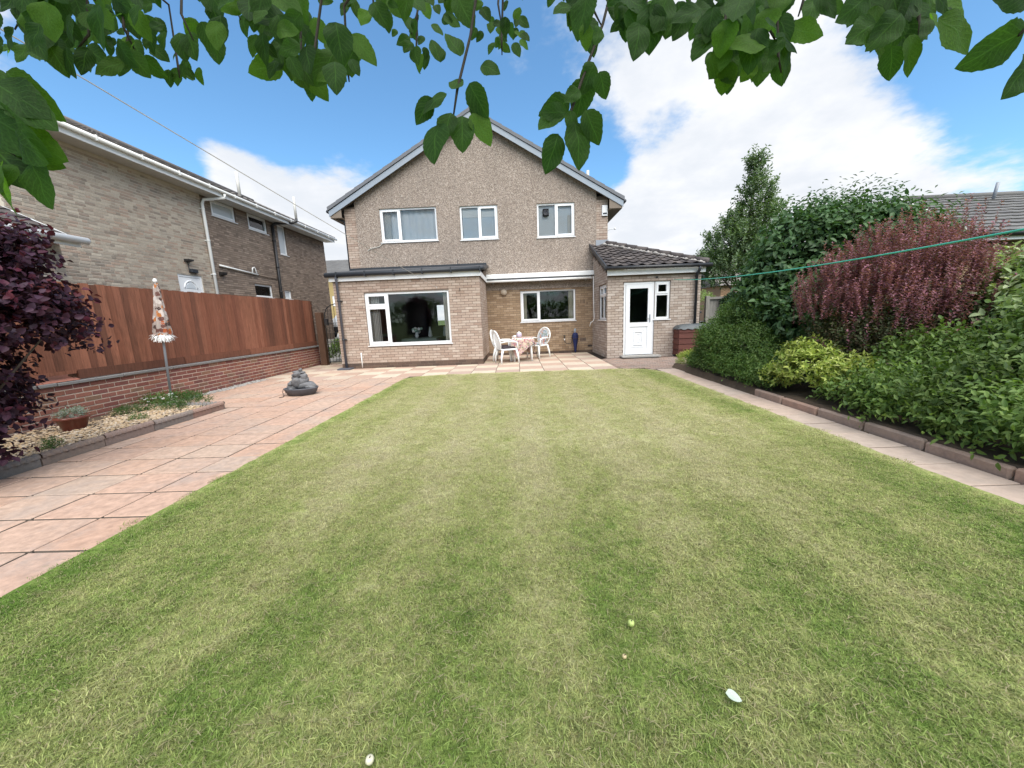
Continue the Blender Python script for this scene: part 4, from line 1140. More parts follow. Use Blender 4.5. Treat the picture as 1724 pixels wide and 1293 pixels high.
# its side door, mostly behind the fence
mb = MB(XN); a, b, c, d = ND
mb.box(a,b,.02,.09,d-.06,d); mb.box(a,a+.06,.02,.09,c,d-.06); mb.box(b-.06,b,.02,.09,c,d-.06)
nd = mb.build('door', M['upvc'], neigh); nd['label'] = 'white door with a fanlight, its top showing over the fence'
mb = MB(XN); mb.box(a+.066,b-.066,.03,.07,c+.01,d-.066); mb.build('door_leaf', M['upvc'], nd)
mb = MB(XN @ Matrix.Translation(((a+b)/2,.028,d-.36)) @ Matrix.Rotation(math.pi/2,4,'X'))
mb.tube([(.20*math.cos(t*math.pi/12), .20*math.sin(t*math.pi/12), 0) for t in range(13)], .018, 6); mb.build('fanlight_trim', M['upvc'], nd)
mb = MB(XN); cx_ = (a+b)/2; mb.prism([(cx_+.15*math.cos(t*math.pi/10), d-.36+.15*math.sin(t*math.pi/10)) for t in range(11)], 'y', .022, .032); mb.build('fanlight', M['frosted'], nd)
# eaves: soffit, fascia, gutter
mb = MB(XN); mb.box(Y0-.2,Y1+.2,-.42,.0,5.125,5.14); mb.build('soffit', M['white_soffit'], neigh)
mb = MB(XN); mb.box(Y0-.2,Y1+.2,-.445,-.42,5.11,5.27); mb.box(Y1+.18,Y1+.2,-.42,0,5.14,5.3); mb.build('fascia', M['white_paint'], neigh)
mb = MB(XN); mb.tube([(Y0-.25,-.495,5.255),(Y1+.3,-.495,5.255)], .046, 10); mb.build('gutter', M['white_plastic'], neigh)
for i in range(12):
    y = Y0+.4+i*.95; q = MB(XN); q.box(y-.012,y+.012,-.546,-.44,5.20,5.305); q.build('gutter_bracket', M['white_plastic'], neigh)
mb = MB(XN); mb.tube([(YJ+.33,-.50,5.20),(YJ+.33,-.48,5.10),(YJ+.02,-.09,4.98),(YJ-.02,-.06,4.86),(YJ-.02,-.055,1.0)], .042, 10); dn = mb.build('downpipe', M['white_plastic'], neigh)
for z in (4.72,3.85,2.9):
    q = MB(XN); q.tube([(YJ-.02,-.055,z-.02),(YJ-.02,-.055,z+.02)], .05, 10); q.box(YJ-.09,YJ+.05,-.03,0,z-.012,z+.012); q.build('pipe_clip', M['white_plastic'], dn)
# roof tiles in stepped courses
def tile_courses(y0, y1, run, rise, n, base, mat, parent, name, cw=.30, xf=None, kind='stuff', roll=.010):
    """courses of single-roll tiles stepping up a slope: local x along the eaves, y up-slope (run), z rise"""
    q = MB(xf); S = math.hypot(run, rise); uy, uz = run/S, rise/S; g_ = S/n
    for r_ in range(n):
        s0, s1 = r_*g_-.01, r_*g_+g_+.03
        k = int((y1-y0)/cw)
        for i in range(k):
            x0 = y0+i*cw; x1 = x0+cw-.004
            prof = [(x0,0),(x0+cw*.55,0),(x0+cw*.72,roll),(x0+cw*.88,roll),(x1,0)]
            v = []
            for s_, lift in ((s0,.026),(s1,.006)):
                for x, w in prof: v.append((x, base[0]+s_*uy-(lift+w)*uz, base[1]+s_*uz+(lift+w)*uy))
            for x, w in prof: v.append((x, base[0]+s0*uy-.004*uz, base[1]+s0*uz+.004*uy))
            f = [(j,j+1,5+j+1,5+j) for j in range(4)]+[(10+j,11+j,j+1,j) for j in range(4)]
            q.add(v, f)
    return q.build(name, mat, parent, kind)
tile_courses(Y0-.2, Y1+.2, 3.7, 1.80, 18, (-.50, 5.31), M['roof_brown'], neigh, 'roof_tiles', xf=XN)
mb = MB(XN); mb.add([(Y0-.2,-.46,5.28),(Y1+.2,-.46,5.28),(Y1+.2,3.2,7.09),(Y0-.2,3.2,7.09)], [(0,1,2,3)]); mb.quad((Y0-.2,3.2,7.09),(Y1+.2,3.2,7.09),(Y1+.2,7,5.2),(Y0-.2,7,5.2))
mb.tube([(Y0-.2,3.2,7.11),(Y1+.2,3.2,7.11)], .1, 8); mb.build('roof', M['roof_brown'], neigh)
mb = MB(XN); mb.tube([(14.43,-.06,5.0),(14.36,-.06,.9)], .052, 10); mb.tube([(14.43,-.06,4.97),(14.52,-.1,5.06),(15.02,-.52,5.20),(15.12,-.60,5.27),(15.13,-.60,5.36)], .05, 10)
sp_ = mb.build('soil_pipe', M['black_pipe'], neigh); sp_['label'] = 'black soil pipe bending out round the gutter'
mb = MB(XN); mb.tube([(15.13,-.60,5.36),(15.14,-.60,6.15)], .045, 10); mb.build('vent_top', M['white_soffit'], sp_)
for z in (4.45,3.5,2.6):
    q = MB(XN); q.tube([(14.36+.07*(z-.9)/4.1,-.06,z-.03),(14.36+.07*(z-.9)/4.1,-.06,z+.03)], .062, 10); q.build('pipe_collar', M['black_pipe'], sp_)
mb = MB(XN); mb.tube([(13.75,.5,5.75),(13.75,.5,6.6)], .05, 10); mb.build('roof_vent', M['white_soffit'], neigh)
mb = MB(XN); mb.tube([(11.58,-.05,3.20),(13.25,-.05,3.10)], .028, 8); mb.tube([(13.0,-.04,3.12),(13.02,-.05,3.3),(13.1,-.06,3.33),(13.16,-.05,3.25),(13.2,-.05,3.11)], .022, 8); mb.build('overflow_pipe', M['white_plastic'], neigh)
mb = MB(XN); mb.tube([(13.25,-.03,3.10),(14.3,-.03,3.04)], .013, 6); mb.build('cable', M['mortar_dark'], neigh)
mb = MB(XN); mb.prism([(-.13,2.93),(0,2.90),(0,3.01),(-.15,3.0)], 'x', 11.55, 11.72); mb.build('wall_lamp', M['black_pipe'], neigh)
mb = MB(XN); mb.prism([(-.15,3.17),(0,3.14),(0,3.22),(-.15,3.21)], 'x', 10.40, 10.56); mb.build('floodlight', M['black_pipe'], neigh)
mb = MB(XN); mb.bbox(10.5,10.72,-.09,0,2.87,2.97,.01); mb.tube([(10.5,-.02,3.15),(10.5,-.02,2.9)],.01,5); mb.build('door_lamp', M['gutter'], neigh)

# low tiled lean-to at the near end of that house
lean = thing('lean_to', 'low lean-to with black tiles and white gutter behind the purple bush', 'shed', (-8.3, 4.5, 0))
XO = frame_xf((-8.0, 0, 0), math.pi/2)
mb = MB(XO); mb.quad((1.0,0,0),(6.75,0,0),(6.75,0,3.0),(1.0,0,3.0)); mb.prism([(0,0),(.95,0),(.95,3.45),(0,3.0)], 'x', 6.6, 6.75); mb.build('wall', M['mortar_pale'], lean)
lb = Bricks(.058); lb.wall(XO @ Matrix.Translation((2.5,0,0)), 4.25, 1.8, 3.0, 'pale_neigh', headers=.2, seed=31); lb.finish(lean, 120)
tile_courses(1.0, 6.85, 1.25, .62, 4, (-.28, 2.98), M['roof_dark'], lean, 'roof_tiles', xf=XO)
mb = MB(XO); mb.tube([(1.0,-.33,2.95),(6.92,-.33,2.95)], .06, 10); mb.build('gutter', M['white_plastic'], lean)
mb = MB(XO); mb.box(1.0,6.85,-.27,-.25,2.84,2.98); mb.prism([(-.25,2.84),(.96,3.44),(.96,3.58),(-.25,2.98)], 'x', 6.83, 6.85); mb.build('fascia', M['white_paint'], lean)

# ------------------------------------------------------------------ garden wall and fence
FX = -6.62
XW = frame_xf((FX, 0, 0), math.pi/2)
gwall = thing('garden_wall', 'low red brick garden wall with grey coping under the brown fence', 'wall', (FX-.1, 7, 0))
mb = MB(XW); mb.box(1.5,12.25,.0,.2,-.15,.60); mb.build('mortar_core', M['mortar_red'], gwall)
gb = Bricks(.060); gb.wall(XW @ Matrix.Translation((1.5,0,0)), 10.75, -.075, .60, 'red_brick', seed=41); gb.finish(gwall)
q = MB(); q.bbox(-.447,.447,-.045,.24,0,.042,.008); cm = q.mesh('coping_stone', M['dark_conc'])
for i in range(12):
    inst('coping_stone', cm, gwall, XW @ Matrix.Translation((1.95+i*.905, 0, .605+rn.uniform(-.003,.003))) @ Matrix.Rotation(rn.uniform(-.006,.006),4,'Y'))
mb = MB(XW); mb.prism([(-.03,.652),(.19,.74),(.19,.652)], 'x', 4.2, 5.42)
st_ = mb.build('sloped_capping', M['red_brick'], gwall)
fence = thing('board_fence', 'red brown vertical board fence on the low brick wall', 'fence', (FX-.1, 7, .65))
k = 0; y = 2.2; frn = random.Random(12)
bm_cache = []
for t in range(5):
    q = MB(); w = .130; hgt = 1.30
    q.prism([(-w/2,-.004),(w/2,-.016),(w/2,.004),(-w/2,.004)], 'z', 0, hgt)
    bm_cache.append(q.mesh('board', M['fence']))
while y < 12.15:
    z0 = .775; inst('board', bm_cache[k % 5], fence, XW @ Matrix.Translation((y, .03+frn.uniform(-.003,.003), z0)) @ Matrix.Rotation(frn.uniform(-.006,.006),4,'Y') @ Matrix.Diagonal((1,1,1+frn.uniform(-.006,.006),1)))
    y += .112; k += 1
for i, (a, b) in enumerate([(2.2,3.6),(3.62,5.42),(5.44,7.25),(7.27,9.08),(9.10,10.9),(10.92,12.2)]):
    zz = .654 if i > 1 else .745
    q = MB(XW); q.box(a,b,.022-.012,.05,zz,.795); q.build('gravel_board', M['fence'], fence)
    q = MB(XW); q.box(b-.03,b+.05,.045,.12,.65,2.06); q.build('post', M['post_wood'], fence)
    for z in (1.0,1.45,1.9): q = MB(XW); q.box(a,b,.036,.08,z,z+.06); q.build('rail', M['fence'], fence)

# side gate: post and arched iron gate
post = MB(); post.bbox(-6.47,-6.27,11.98,12.16,-.02,1.70,.008)
tag(post.build('gate_post', M['post_wood']), 'dark brown timber post between the fence end and the iron gate', 'post')
gate = thing('iron_gate', 'arched black iron side gate beside the extension corner', 'gate', (-5.75,12.1,0))
gx0, gx1, gy = -6.22, -5.25, 12.1
def arch(x): t = (x-(gx0+gx1)/2)/((gx1-gx0)/2); return 1.62+.34*math.sqrt(max(0,1-t*t))
q = MB(); q.tube([(gx0,gy,.05),(gx0,gy,1.62)]+[(gx0+(gx1-gx0)*i/14,gy,arch(gx0+(gx1-gx0)*i/14)) for i in range(1,14)]+[(gx1,gy,1.62),(gx1,gy,.05)], .016, 6)
q.build('gate_frame', M['black_pipe'], gate)
for z in (.1,.75,1.35):
    q = MB(); q.tube([(gx0,gy,z),(gx1,gy,z)], .012, 5); q.build('rail', M['black_pipe'], gate)
for i in range(1,9):
    x = gx0+(gx1-gx0)*i/9; q = MB(); q.tube([(x,gy,.1),(x,gy,arch(x))], .0075, 5); q.build('bar', M['black_pipe'], gate)
q = MB(); q.bbox(gx0-.02,gx0+.09,gy-.04,gy+.03,1.28,1.5,.01); q.build('latch', M['black_pipe'], gate)
mb = MB(); mb.box(-8.9,-5.75,16.6,16.75,-.1,.66); tag(mb.build('drive_wall', M['concrete']), 'low pale kerb wall across the drive behind the iron gate', 'wall')

# parked car beyond the gate
car = thing('parked_car', 'white car parked on the road beyond the iron side gate', 'car', (-8.75,20.5,.62))
carp = plain('white car paint', (.62,.64,.66), .2, .6, .02)
prof = [(18.6,.95),(18.55,1.30),(18.7,1.48),(19.6,1.60),(20.3,2.16),(21.6,2.22),(22.5,2.1),(22.9,1.6),(22.95,.95),(22.6,.88),(18.9,.88)]
q = MB(); w = .86
v = []; n_ = len(prof)
for sx_, ins in ((-1,0),(1,0)):
    for y, z in prof: v.append((-8.75+sx_*(w-(.16 if z > 1.7 else 0)), y, z))
q.add(v, [tuple(range(n_-1,-1,-1)), tuple(range(n_,2*n_))]+[(i,(i+1)%n_,n_+(i+1)%n_,n_+i) for i in range(n_)]); body = q.build('body', carp, car)
q = MB(); q.add([(-9.45,19.68,1.645),(-8.05,19.68,1.645),(-8.15,20.27,2.125),(-9.35,20.27,2.125)], [(0,1,2,3)]); q.xf = Matrix.Translation((0,-.02,.015)); q.build('windscreen', M['gutter'], car)
q = MB(); q.bbox(-9.5,-8.0,18.48,18.62,.9,1.18,.03); q.build('bumper', M['black_pipe'], car)
for sx_ in (-1,1):
    q = MB(); q.bbox(-8.75+sx_*.62-.2,-8.75+sx_*.62+.2,18.53,18.66,1.27,1.42,.02); q.build('headlight', M['frosted_pale'], car)
    for y in (19.2,22.1):
        q = MB(); x = -8.75+sx_*.8; q.tube([(x-.1,y,.94),(x+.1,y,.94)], .32, 18); wh = q.build('wheel', M['black_pipe'], car)
        q = MB(); q.tube([(x-.105,y,.94),(x+.105,y,.94)], .19, 12); q.build('rim', M['lead'], wh)
    q = MB(); q.add([(-8.75+sx_*.715,20.2,1.68),(-8.75+sx_*.715,22.4,1.68),(-8.75+sx_*.705,21.9,2.1),(-8.75+sx_*.705,20.6,2.1)], [(0,1,2,3)]); q.build('side_window', M['gutter'], car)

# house across the road
far = thing('distant_house', 'yellow brick house with a grey roof seen in the gap past the iron gate', 'house', (-15,30,0))
XF = Matrix.Translation((0,30,0))
FW2 = (-14.62,-13.75,2.75,3.5)
mb = MB(XF); sheet(mb, -9.6, .3, 5.25, [FW2,(-12.5,-11,2.6,3.6)], .12, -19); mb.quad((-19,8,.3),(-19,0,.3),(-19,0,5.25),(-19,8,5.25)); mb.quad((-9.6,0,.3),(-9.6,8,.3),(-9.6,8,5.25),(-9.6,0,5.25)); mb.build('wall', pieces('yellow brick', [(.40,.30,.13),(.44,.34,.16)]), far)
window(far, XF, *FW2, [(FW2[0],FW2[1],FW2[2],FW2[3],False)], fw=.12, glassmat='frosted'); window(far, XF, -12.5,-11,2.6,3.6, [(-12.5,-11,2.6,3.6,False)], fw=.1, glassmat='frosted')
tile_courses(-19.3,-9.3, 3.6, 1.5, 12, (29.6,5.2), M['roof_grey'], far, 'roof_tiles', cw=.6)
mb = MB(); mb.add([(-19.3,29.65,5.19),(-9.3,29.65,5.19),(-9.3,33.2,6.66),(-19.3,33.2,6.66),(-9.3,37,5.2),(-19.3,37,5.2)], [(0,1,2,3),(3,2,4,5)]); mb.build('roof', M['roof_grey'], far)
mb = MB(); mb.box(-19.3,-9.3,29.55,29.6,5.05,5.2); mb.build('fascia', M['white_paint'], far)

# ------------------------------------------------------------------ bungalow on the right
bung = thing('bungalow', 'bungalow with a long grey tiled roof behind the right hand bushes', 'house', (13,11,0))
BX0, BX1, BY, BZ, RYB, RZ = 10.0, 18.5, 8.95, 2.78, 12.2, 4.32
XB = Matrix.Translation((0,9.3,0))
mb = MB(XB); mb.quad((10.35,0,0),(18,0,0),(18,0,2.62),(10.35,0,2.62)); mb.quad((10.35,6,0),(10.35,0,0),(10.35,0,2.62),(10.35,6,2.62)); mb.build('masonry', M['mortar'], bung)
bb = Bricks(); bb.wall(XB @ Matrix.Translation((10.35,0,0)), 4.5, 1.2, 2.6, 'right_brick', seed=51); bb.wall(frame_xf((10.35,14.8,0),-math.pi/2), 5.5, 1.35, 2.6, 'right_brick', seed=52); bb.finish(bung, 200)
mb = MB(); mb.box(10.05,18.4,9.0,9.03,2.60,2.74); mb.box(10.03,10.05,9.0,15,2.60,2.74); mb.build('fascia', M['white_paint'], bung)
mb = MB(); mb.box(10.05,18.4,9.03,9.3,2.605,2.62); mb.build('soffit', M['soffit'], bung)
mb = MB(); mb.tube([(9.95,8.94,2.73),(18.5,8.94,2.73)], .06, 8); mb.build('gutter', M['black_pipe'], bung)
mb = MB(); mb.tube([(10.85,8.98,2.7),(10.85,9.25,2.5),(10.85,9.26,.2)], .035, 8); mb.build('downpipe', M['black_pipe'], bung)
mb = MB(); mb.add([(BX0,BY+.03,BZ-.02),(BX1,BY+.03,BZ-.02),(BX1,RYB,RZ-.02),(11.45,RYB,RZ-.02),(BX0,15.4,BZ-.02),(BX1,15.4,BZ-.02)], [(0,1,2,3),(4,0,3),(3,2,5,4)]); broof = mb.build('roof', M['roof_grey'], bung)
S = math.hypot(RYB-BY, RZ-BZ); uy, uz = (RYB-BY)/S, (RZ-BZ)/S; nr_ = 12; gg = S/nr_; cw_ = .33
q = MB(); v = []
for s_, lift in ((-.01,.040),(gg+.03,.008)):
    for x in (0,.15,.165,cw_-.02,cw_-.006): v.append((x, s_*uy-lift*uz, s_*uz+lift*uy-(.006 if .14 < x < .17 else 0)))
for x in (0,.15,.165,cw_-.02,cw_-.006): v.append((x, -.01*uy-.014*uz, -.01*uz+.014*uy))
q.add(v, [(j,j+1,6+j,5+j) for j in range(4)]+[(10+j,11+j,j+1,j) for j in range(4)])
tm = q.mesh('roof_tile', M['roof_grey'])
for r_ in range(nr_):
    for i in range(26):
        x = BX0+.02+i*cw_+(r_ % 2)*.0
        lim = BX0+(11.45-BX0)*((r_+.5)/nr_)
        if x < lim-.1 or len([1]) == 0: continue
        inst('roof_tile', tm, broof, Matrix.Translation((x+rn.uniform(-.004,.004), BY+r_*gg*uy, BZ+r_*gg*uz+rn.uniform(-.004,.004))))
mb = MB(); mb.tube([(BX0,BY,BZ+.03),(11.45,RYB,RZ+.03)], .09, 8); mb.tube([(11.45,RYB,RZ+.02),(BX1,RYB,RZ+.02)], .09, 8); mb.build('ridge', M['roof_grey'], broof)
q = MB()
for i in range(16): c = Vector((BX0,BY,BZ)).lerp(Vector((11.45,RYB,RZ)), i/16); q.blob((c.x-.03,c.y-.04,c.z+.06), .07, i, .4, 1)
q.build('hip_mortar', M['white_soffit'], broof)
mb = MB(); mb.tube([(13.2,11.2,4.0),(13.25,11.2,4.42)], .035, 8); mb.build('roof_vent', M['lead'], bung)

# grey panel fence, masonry and houses behind the annexe
bfence = thing('panel_fence', 'weathered grey wooden panel fence behind the annexe, part hidden by ivy', 'fence', (6.7,12,0))
for x0 in (5.86,7.85):
    q = MB(); q.bbox(x0,x0+.11,11.92,12.03,0,1.72,.006); q.build('post', M['old_fence'], bfence)
for i in range(15):
    q = MB(); x = 5.99+i*.123; q.box(x,x+.118,12.0+.008*(i%2),12.016+.008*(i%2),.1,1.64+rn.uniform(-.015,.015)); q.build('board', M['old_fence'], bfence)
for z in (.45,1.02,1.62):
    q = MB(); q.box(5.975,7.84,11.94,11.995,z,z+.07); q.build('rail', M['old_fence'], bfence)
q = MB(); q.bbox(5.36,5.74,12.0,12.4,0,1.2,.03); q.bbox(5.33,5.77,11.97,12.43,1.2,1.27,.02); tag(q.build('water_butt', M['black_pipe']), 'black lidded bin in the gap between annexe and grey fence', 'bin')
bw = thing('boundary_wall', 'old brick and stone boundary wall with pale capping right of the grey fence', 'wall', (8,13,0))
q = MB(); q.box(7.3,9.6,12.6,12.85,0,1.78); q.build('core', M['mortar'], bw)
b2 = Bricks(); b2.wall(Matrix.Translation((7.3,12.6,0)), 2.3, .9, 1.78, 'right_brick', seed=61); b2.finish(bw, 120)
for i in range(4): q = MB(); q.bbox(7.28+i*.58,7.84+i*.58,12.56,12.9,1.78,1.85,.01); q.build('capping_stone', M['concrete'], bw)
gar = thing('garage', 'red brick outbuilding seen between annexe and tall tree', 'garage', (12,22,0))
q = MB(); q.box(11.6,16,22,26,0,2.6); q.build('wall', M['right_brick'], gar)
b3 = Bricks(); b3.wall(Matrix.Translation((11.6,21.99,0)), 2.2, 1.4, 2.6, 'right_brick', seed=62); b3.finish(gar, 60)
q = MB(); q.prism([(21.7,2.6),(24,3.6),(26.3,2.6)], 'x', 11.4, 16.2); q.build('roof', M['roof_brown'], gar)
fh = thing('gabled_house', 'far house with white windows showing through the tall tree', 'house', (14,30,0))
XR = Matrix.Translation((0,29,0))
q = MB(XR); sheet(q, 22, 0, 4.4, [(15.0,16.2,2.9,4.0),(17.5,19,2.9,4.0)], .12, 13.2); q.quad((13.2,8,0),(13.2,0,0),(13.2,0,4.4),(13.2,8,4.4)); q.build('wall', M['mortar_pale'], fh)
window(fh, XR, 15.0,16.2,2.9,4.0, [(15.0,15.6,2.9,4.0,False),(15.6,16.2,2.9,4.0,False)], fw=.13, glassmat='frosted'); window(fh, XR, 17.5,19,2.9,4.0, [(17.5,19,2.9,4.0,False)], fw=.13, glassmat='frosted')
q = MB(); q.prism([(12.8,4.35),(17.6,6.6),(22.4,4.35)], 'y', 28.6, 37); q.build('roof', M['roof_brown'], fh)
q = MB(); q.prism([(12.7,4.30),(17.6,6.62),(17.6,6.8),(12.7,4.48)], 'y', 28.5, 28.6); q.prism([(17.6,6.62),(22.5,4.30),(22.5,4.48),(17.6,6.8)], 'y', 28.5, 28.6); q.build('bargeboard', M['white_paint'], fh)
# ------------------------------------------------------------------ retractable awning over the patio window
awn = thing('retractable_awning', 'closed white retractable awning across the patio recess under the pebbledash', 'awning', (.8,13.1,2.6))
q = MB(); q.bbox(-1.03,2.60,12.90,13.165,2.60,2.74,.02); q.build('cassette', M['white_paint'], awn)
q = MB(); q.tube([(-1.0,12.86,2.50),(2.52,12.86,2.50)], .038, 10); q.build('front_bar', M['white_plastic'], awn)
q = MB(); q.bbox(-.98,2.50,12.90,13.08,2.525,2.585,.015); q.build('folded_cloth', M['felt'], awn)
for x in (-.8,.8,2.35):
    q = MB(); q.box(x-.03,x+.03,13.0,13.168,2.45,2.598); q.build('bracket', M['lead'], awn)
q = MB(); q.tube([(2.56,12.88,2.55),(2.575,12.88,1.5),(2.585,12.87,1.16),(2.56,12.86,1.08),(2.47,12.85,1.03),(2.43,12.85,.90)], .013, 6); q.build('crank_handle', M['white_plastic'], awn)

# ------------------------------------------------------------------ patio furniture
def make_chair(name, label, cushion_mat):
    """moulded plastic armchair facing +x, standing at the origin"""
    t = thing(name, label, 'chair', (0,0,0), 0, 'white garden chairs')
    P = M['white_plastic']
    q = MB(); q.bbox(-.22,.24,-.235,.235,.385,.425,.015); q.build('seat', P, t)
    # oval back leaning away from the sitter
    def bp(a, r=1.0): 
        y = .245*math.sin(a)*r; z = .665+.275*math.cos(a)*r
        return (-.24-.24*(z-.42), y, z)
    pts = [bp(math.radians(-150+300*i/20)) for i in range(21)]
    q = MB(); q.tube([(-.22,-.17,.41)]+pts+[(-.22,.17,.41)], .021, 8); q.build('back_frame', P, t)
    for i in range(7):
        y = -.15+.05*i; zt = .665+.275*math.sqrt(max(0,1-(y*1.25/.245)**2)); yt = y*1.25
        q = MB(); z0 = .42; 
        v = []
        for k in range(4):
            u = k/3; z = z0+(zt-z0)*u; yy = y*.75+(yt-y*.75)*u; x = -.235-.24*(z-.42)
            v += [(x, yy-.014, z), (x, yy+.014, z), (x-.008, yy+.014, z), (x-.008, yy-.014, z)]
        q.add(v, [(4*k+j,4*k+(j+1)%4,4*k+4+(j+1)%4,4*k+4+j) for k in range(3) for j in range(4)]+[(3,2,1,0),(12,13,14,15)])
        q.build('slat', P, t)
    for s in (-1,1):
        q = MB(); q.tube([(-.285,s*.235,.60),(-.1,s*.275,.635),(.12,s*.28,.63),(.22,s*.27,.60),(.235,s*.265,.52),(.245,s*.26,.40)], [.018,.022,.024,.024,.02,.02], 8); q.build('arm', P, t)
        for x0, x1 in ((-.20,-.27),(.22,.27)):
            q = MB(); q.tube([(x0,s*.205,.40),(x1*.97,s*.235,.18),(x1,s*.25,.0)], [.036,.027,.021], 8); q.build('leg', P, t)
    if cushion_mat:
        q = MB(); q.bbox(-.19,.21,-.2,.2,.425,.475,.018); q.build('seat_cushion', cushion_mat, t)
    return t
def copy_thing(o, label):
    c = o.copy(); COL.objects.link(c); c['label'] = label
    for ch in list(o.children):
        d = ch.copy(); COL.objects.link(d); d.parent = c
    return c
def floral(name, ground, cols, sc=16):
    mt, g, b, o = new_mat(name)
    p = g.pos()
    p2 = g.vmath('ADD', p, g.node('ShaderNodeTexNoise').outputs['Color'])
    v = g.voronoi(p, sc); d = g.voronoi(p, sc, 'Distance')
    sp = g.node('ShaderNodeSeparateColor'); g.put(sp.inputs[0], v)
    col = g.ramp(sp.outputs[0], [(i/len(cols), c) for i, c in enumerate(cols)], 'CONSTANT')
    nz = g.noise(p, sc*3.2, 3, .7)
    f = g.math('GREATER_THAN', g.math('ADD', g.math('MULTIPLY', nz, .55), g.math('MULTIPLY', g.math('SUBTRACT', .75, d), .6)), .40)
    g.put(b.inputs['Base Color'], g.mix(f, ground, g.mix(g.rng(nz,.58,.70), col, ground))); b.inputs['Roughness'].default_value = .9; b.inputs['Specular IOR Level'].default_value = .1
    return mt
M['cloth'] = floral('floral tablecloth', (.50,.38,.33), [(.36,.13,.15),(.42,.22,.23),(.23,.12,.18),(.17,.20,.12),(.42,.27,.20),(.56,.48,.34)], 24)
M['cushion'] = floral('floral cushion', (.42,.45,.47), [(.42,.18,.15),(.24,.30,.32),(.45,.24,.18),(.26,.30,.26)], 15)
M['parasol_cloth'] = floral('floral parasol cloth', (.36,.30,.27), [(.34,.09,.035),(.50,.45,.42),(.07,.045,.04),(.40,.15,.05),(.52,.46,.42),(.13,.06,.05)], 13)
M['pad'] = plain('dark seat pad', (.05,.04,.045), .9, .1)
M['navy'] = plain('navy cloth', (.016,.022,.075), .7, .2, .15, 12)

ch = make_chair('garden_chair', 'white plastic garden chair with its back turned at the left of the floral table', M['pad'])
ch.location = (-.36,10.86,.002); ch.rotation_euler = (0,0,math.radians(24))
ch2 = copy_thing(ch, 'white plastic garden chair half hidden behind the chair with its back turned')
ch2.location = (-.47,11.42,.002); ch2.rotation_euler = (0,0,math.radians(-12))
ch3 = copy_thing(ch, 'white plastic garden chair with a floral back cushion at the right end of the table')
ch3.location = (.62,11.92,.002); ch3.rotation_euler = (0,0,math.radians(228))
pads = [c for c in ch3.children if c.name.startswith('seat_cushion')]
me = pads[0].data.copy(); me.materials[0] = M['cushion']; pads[0].data = me
q = MB(); n_ = 18
v = [(-.205-.24*(.665+.2*math.cos(2*math.pi*i/n_)-.42)+.03*k, .185*math.sin(2*math.pi*i/n_), .665+.215*math.cos(2*math.pi*i/n_)) for k in (0,1) for i in range(n_)]
q.add(v, [tuple(range(n_-1,-1,-1)), tuple(range(n_,2*n_))]+[(i,(i+1)%n_,n_+(i+1)%n_,n_+i) for i in range(n_)])
bc = q.build('back_cushion', M['cushion']); bc.parent = ch3; bc.matrix_parent_inverse = Matrix.Identity(4)

tx0, tx1, ty0, ty1, tz = -.20, .44, 10.92, 11.72, .70
table = thing('garden_table', 'white plastic garden table under a floral cloth between the white chairs', 'table', (.12,11.3,0))
q = MB(); q.bbox(tx0,tx1,ty0,ty1,.665,.695,.012); q.build('tabletop', M['white_plastic'], table)
for x in (tx0+.09,tx1-.09):
    for y in (ty0+.07,ty1-.07):
        q = MB(); s_ = -1 if x < .1 else 1
        q.tube([(x,y,.665),(x+.02*s_,y,.3),(x+.03*s_,y,.002)], [.034,.03,.026], 8); q.build('leg', M['white_plastic'], table)
# the cloth hangs square to the table but turned, so its corners drop
q = MB(); q.smooth = True; n_ = 26; v = []
for j in range(n_+1):
    for i in range(n_+1):
        a, b = -1+2*i/n_, -1+2*j/n_
        u = Vector((.12+(a*.52*math.cos(.5)-b*.52*math.sin(.5)), 11.30+(a*.62*math.sin(.5)+b*.62*math.cos(.5)), 0))
        dx = max(tx0-u.x, u.x-tx1, 0); dy = max(ty0-u.y, u.y-ty1, 0); drop = math.hypot(dx, dy)
        x = min(max(u.x, tx0-.012), tx1+.012); y = min(max(u.y, ty0-.012), ty1+.012)
        sway = .03*math.sin(9*a+5*b)*min(1, drop*4)
        x += (1 if u.x > tx1 else -1 if u.x < tx0 else 0)*abs(sway); y += (1 if u.y > ty1 else -1 if u.y < ty0 else 0)*abs(sway)
        v.append((x, y, .699-drop*1.25))
q.add(v, [(j*(n_+1)+i, j*(n_+1)+i+1, (j+1)*(n_+1)+i+1, (j+1)*(n_+1)+i) for j in range(n_) for i in range(n_)])
tag(q.build('tablecloth', M['cloth']), 'floral pink and green cloth hanging in points from the garden table', 'tablecloth')
jar = thing('storage_jar', 'white and lilac lidded jar standing on the floral tablecloth', 'jar', (.02,11.45,.70))
jm = floral('lilac print', (.62,.60,.66), [(.35,.30,.48),(.45,.40,.55),(.5,.35,.45)], 40)
q = MB(); q.lathe([(.055,0),(.078,.02),(.082,.09),(.07,.12)], (.02,11.45,.70), 18); q.build('body', jm, jar)
q = MB(); q.lathe([(.074,.12),(.074,.135),(.04,.15),(.012,.155),(.012,.18),(.002,.184)], (.02,11.45,.70), 16); q.build('lid', M['white_plastic'], jar)
q = MB(); q.lathe([(.026,0),(.042,.03),(.046,.075),(.042,.075),(.038,.035),(.01,.012)], (-.11,11.12,.70), 16); q.tube([(-.155,11.11,.76),(-.185,11.10,.75),(-.185,11.10,.72),(-.15,11.11,.71)], .006, 5)
tag(q.build('cup', M['white_plastic']), 'white cup on the near corner of the floral tablecloth', 'cup')

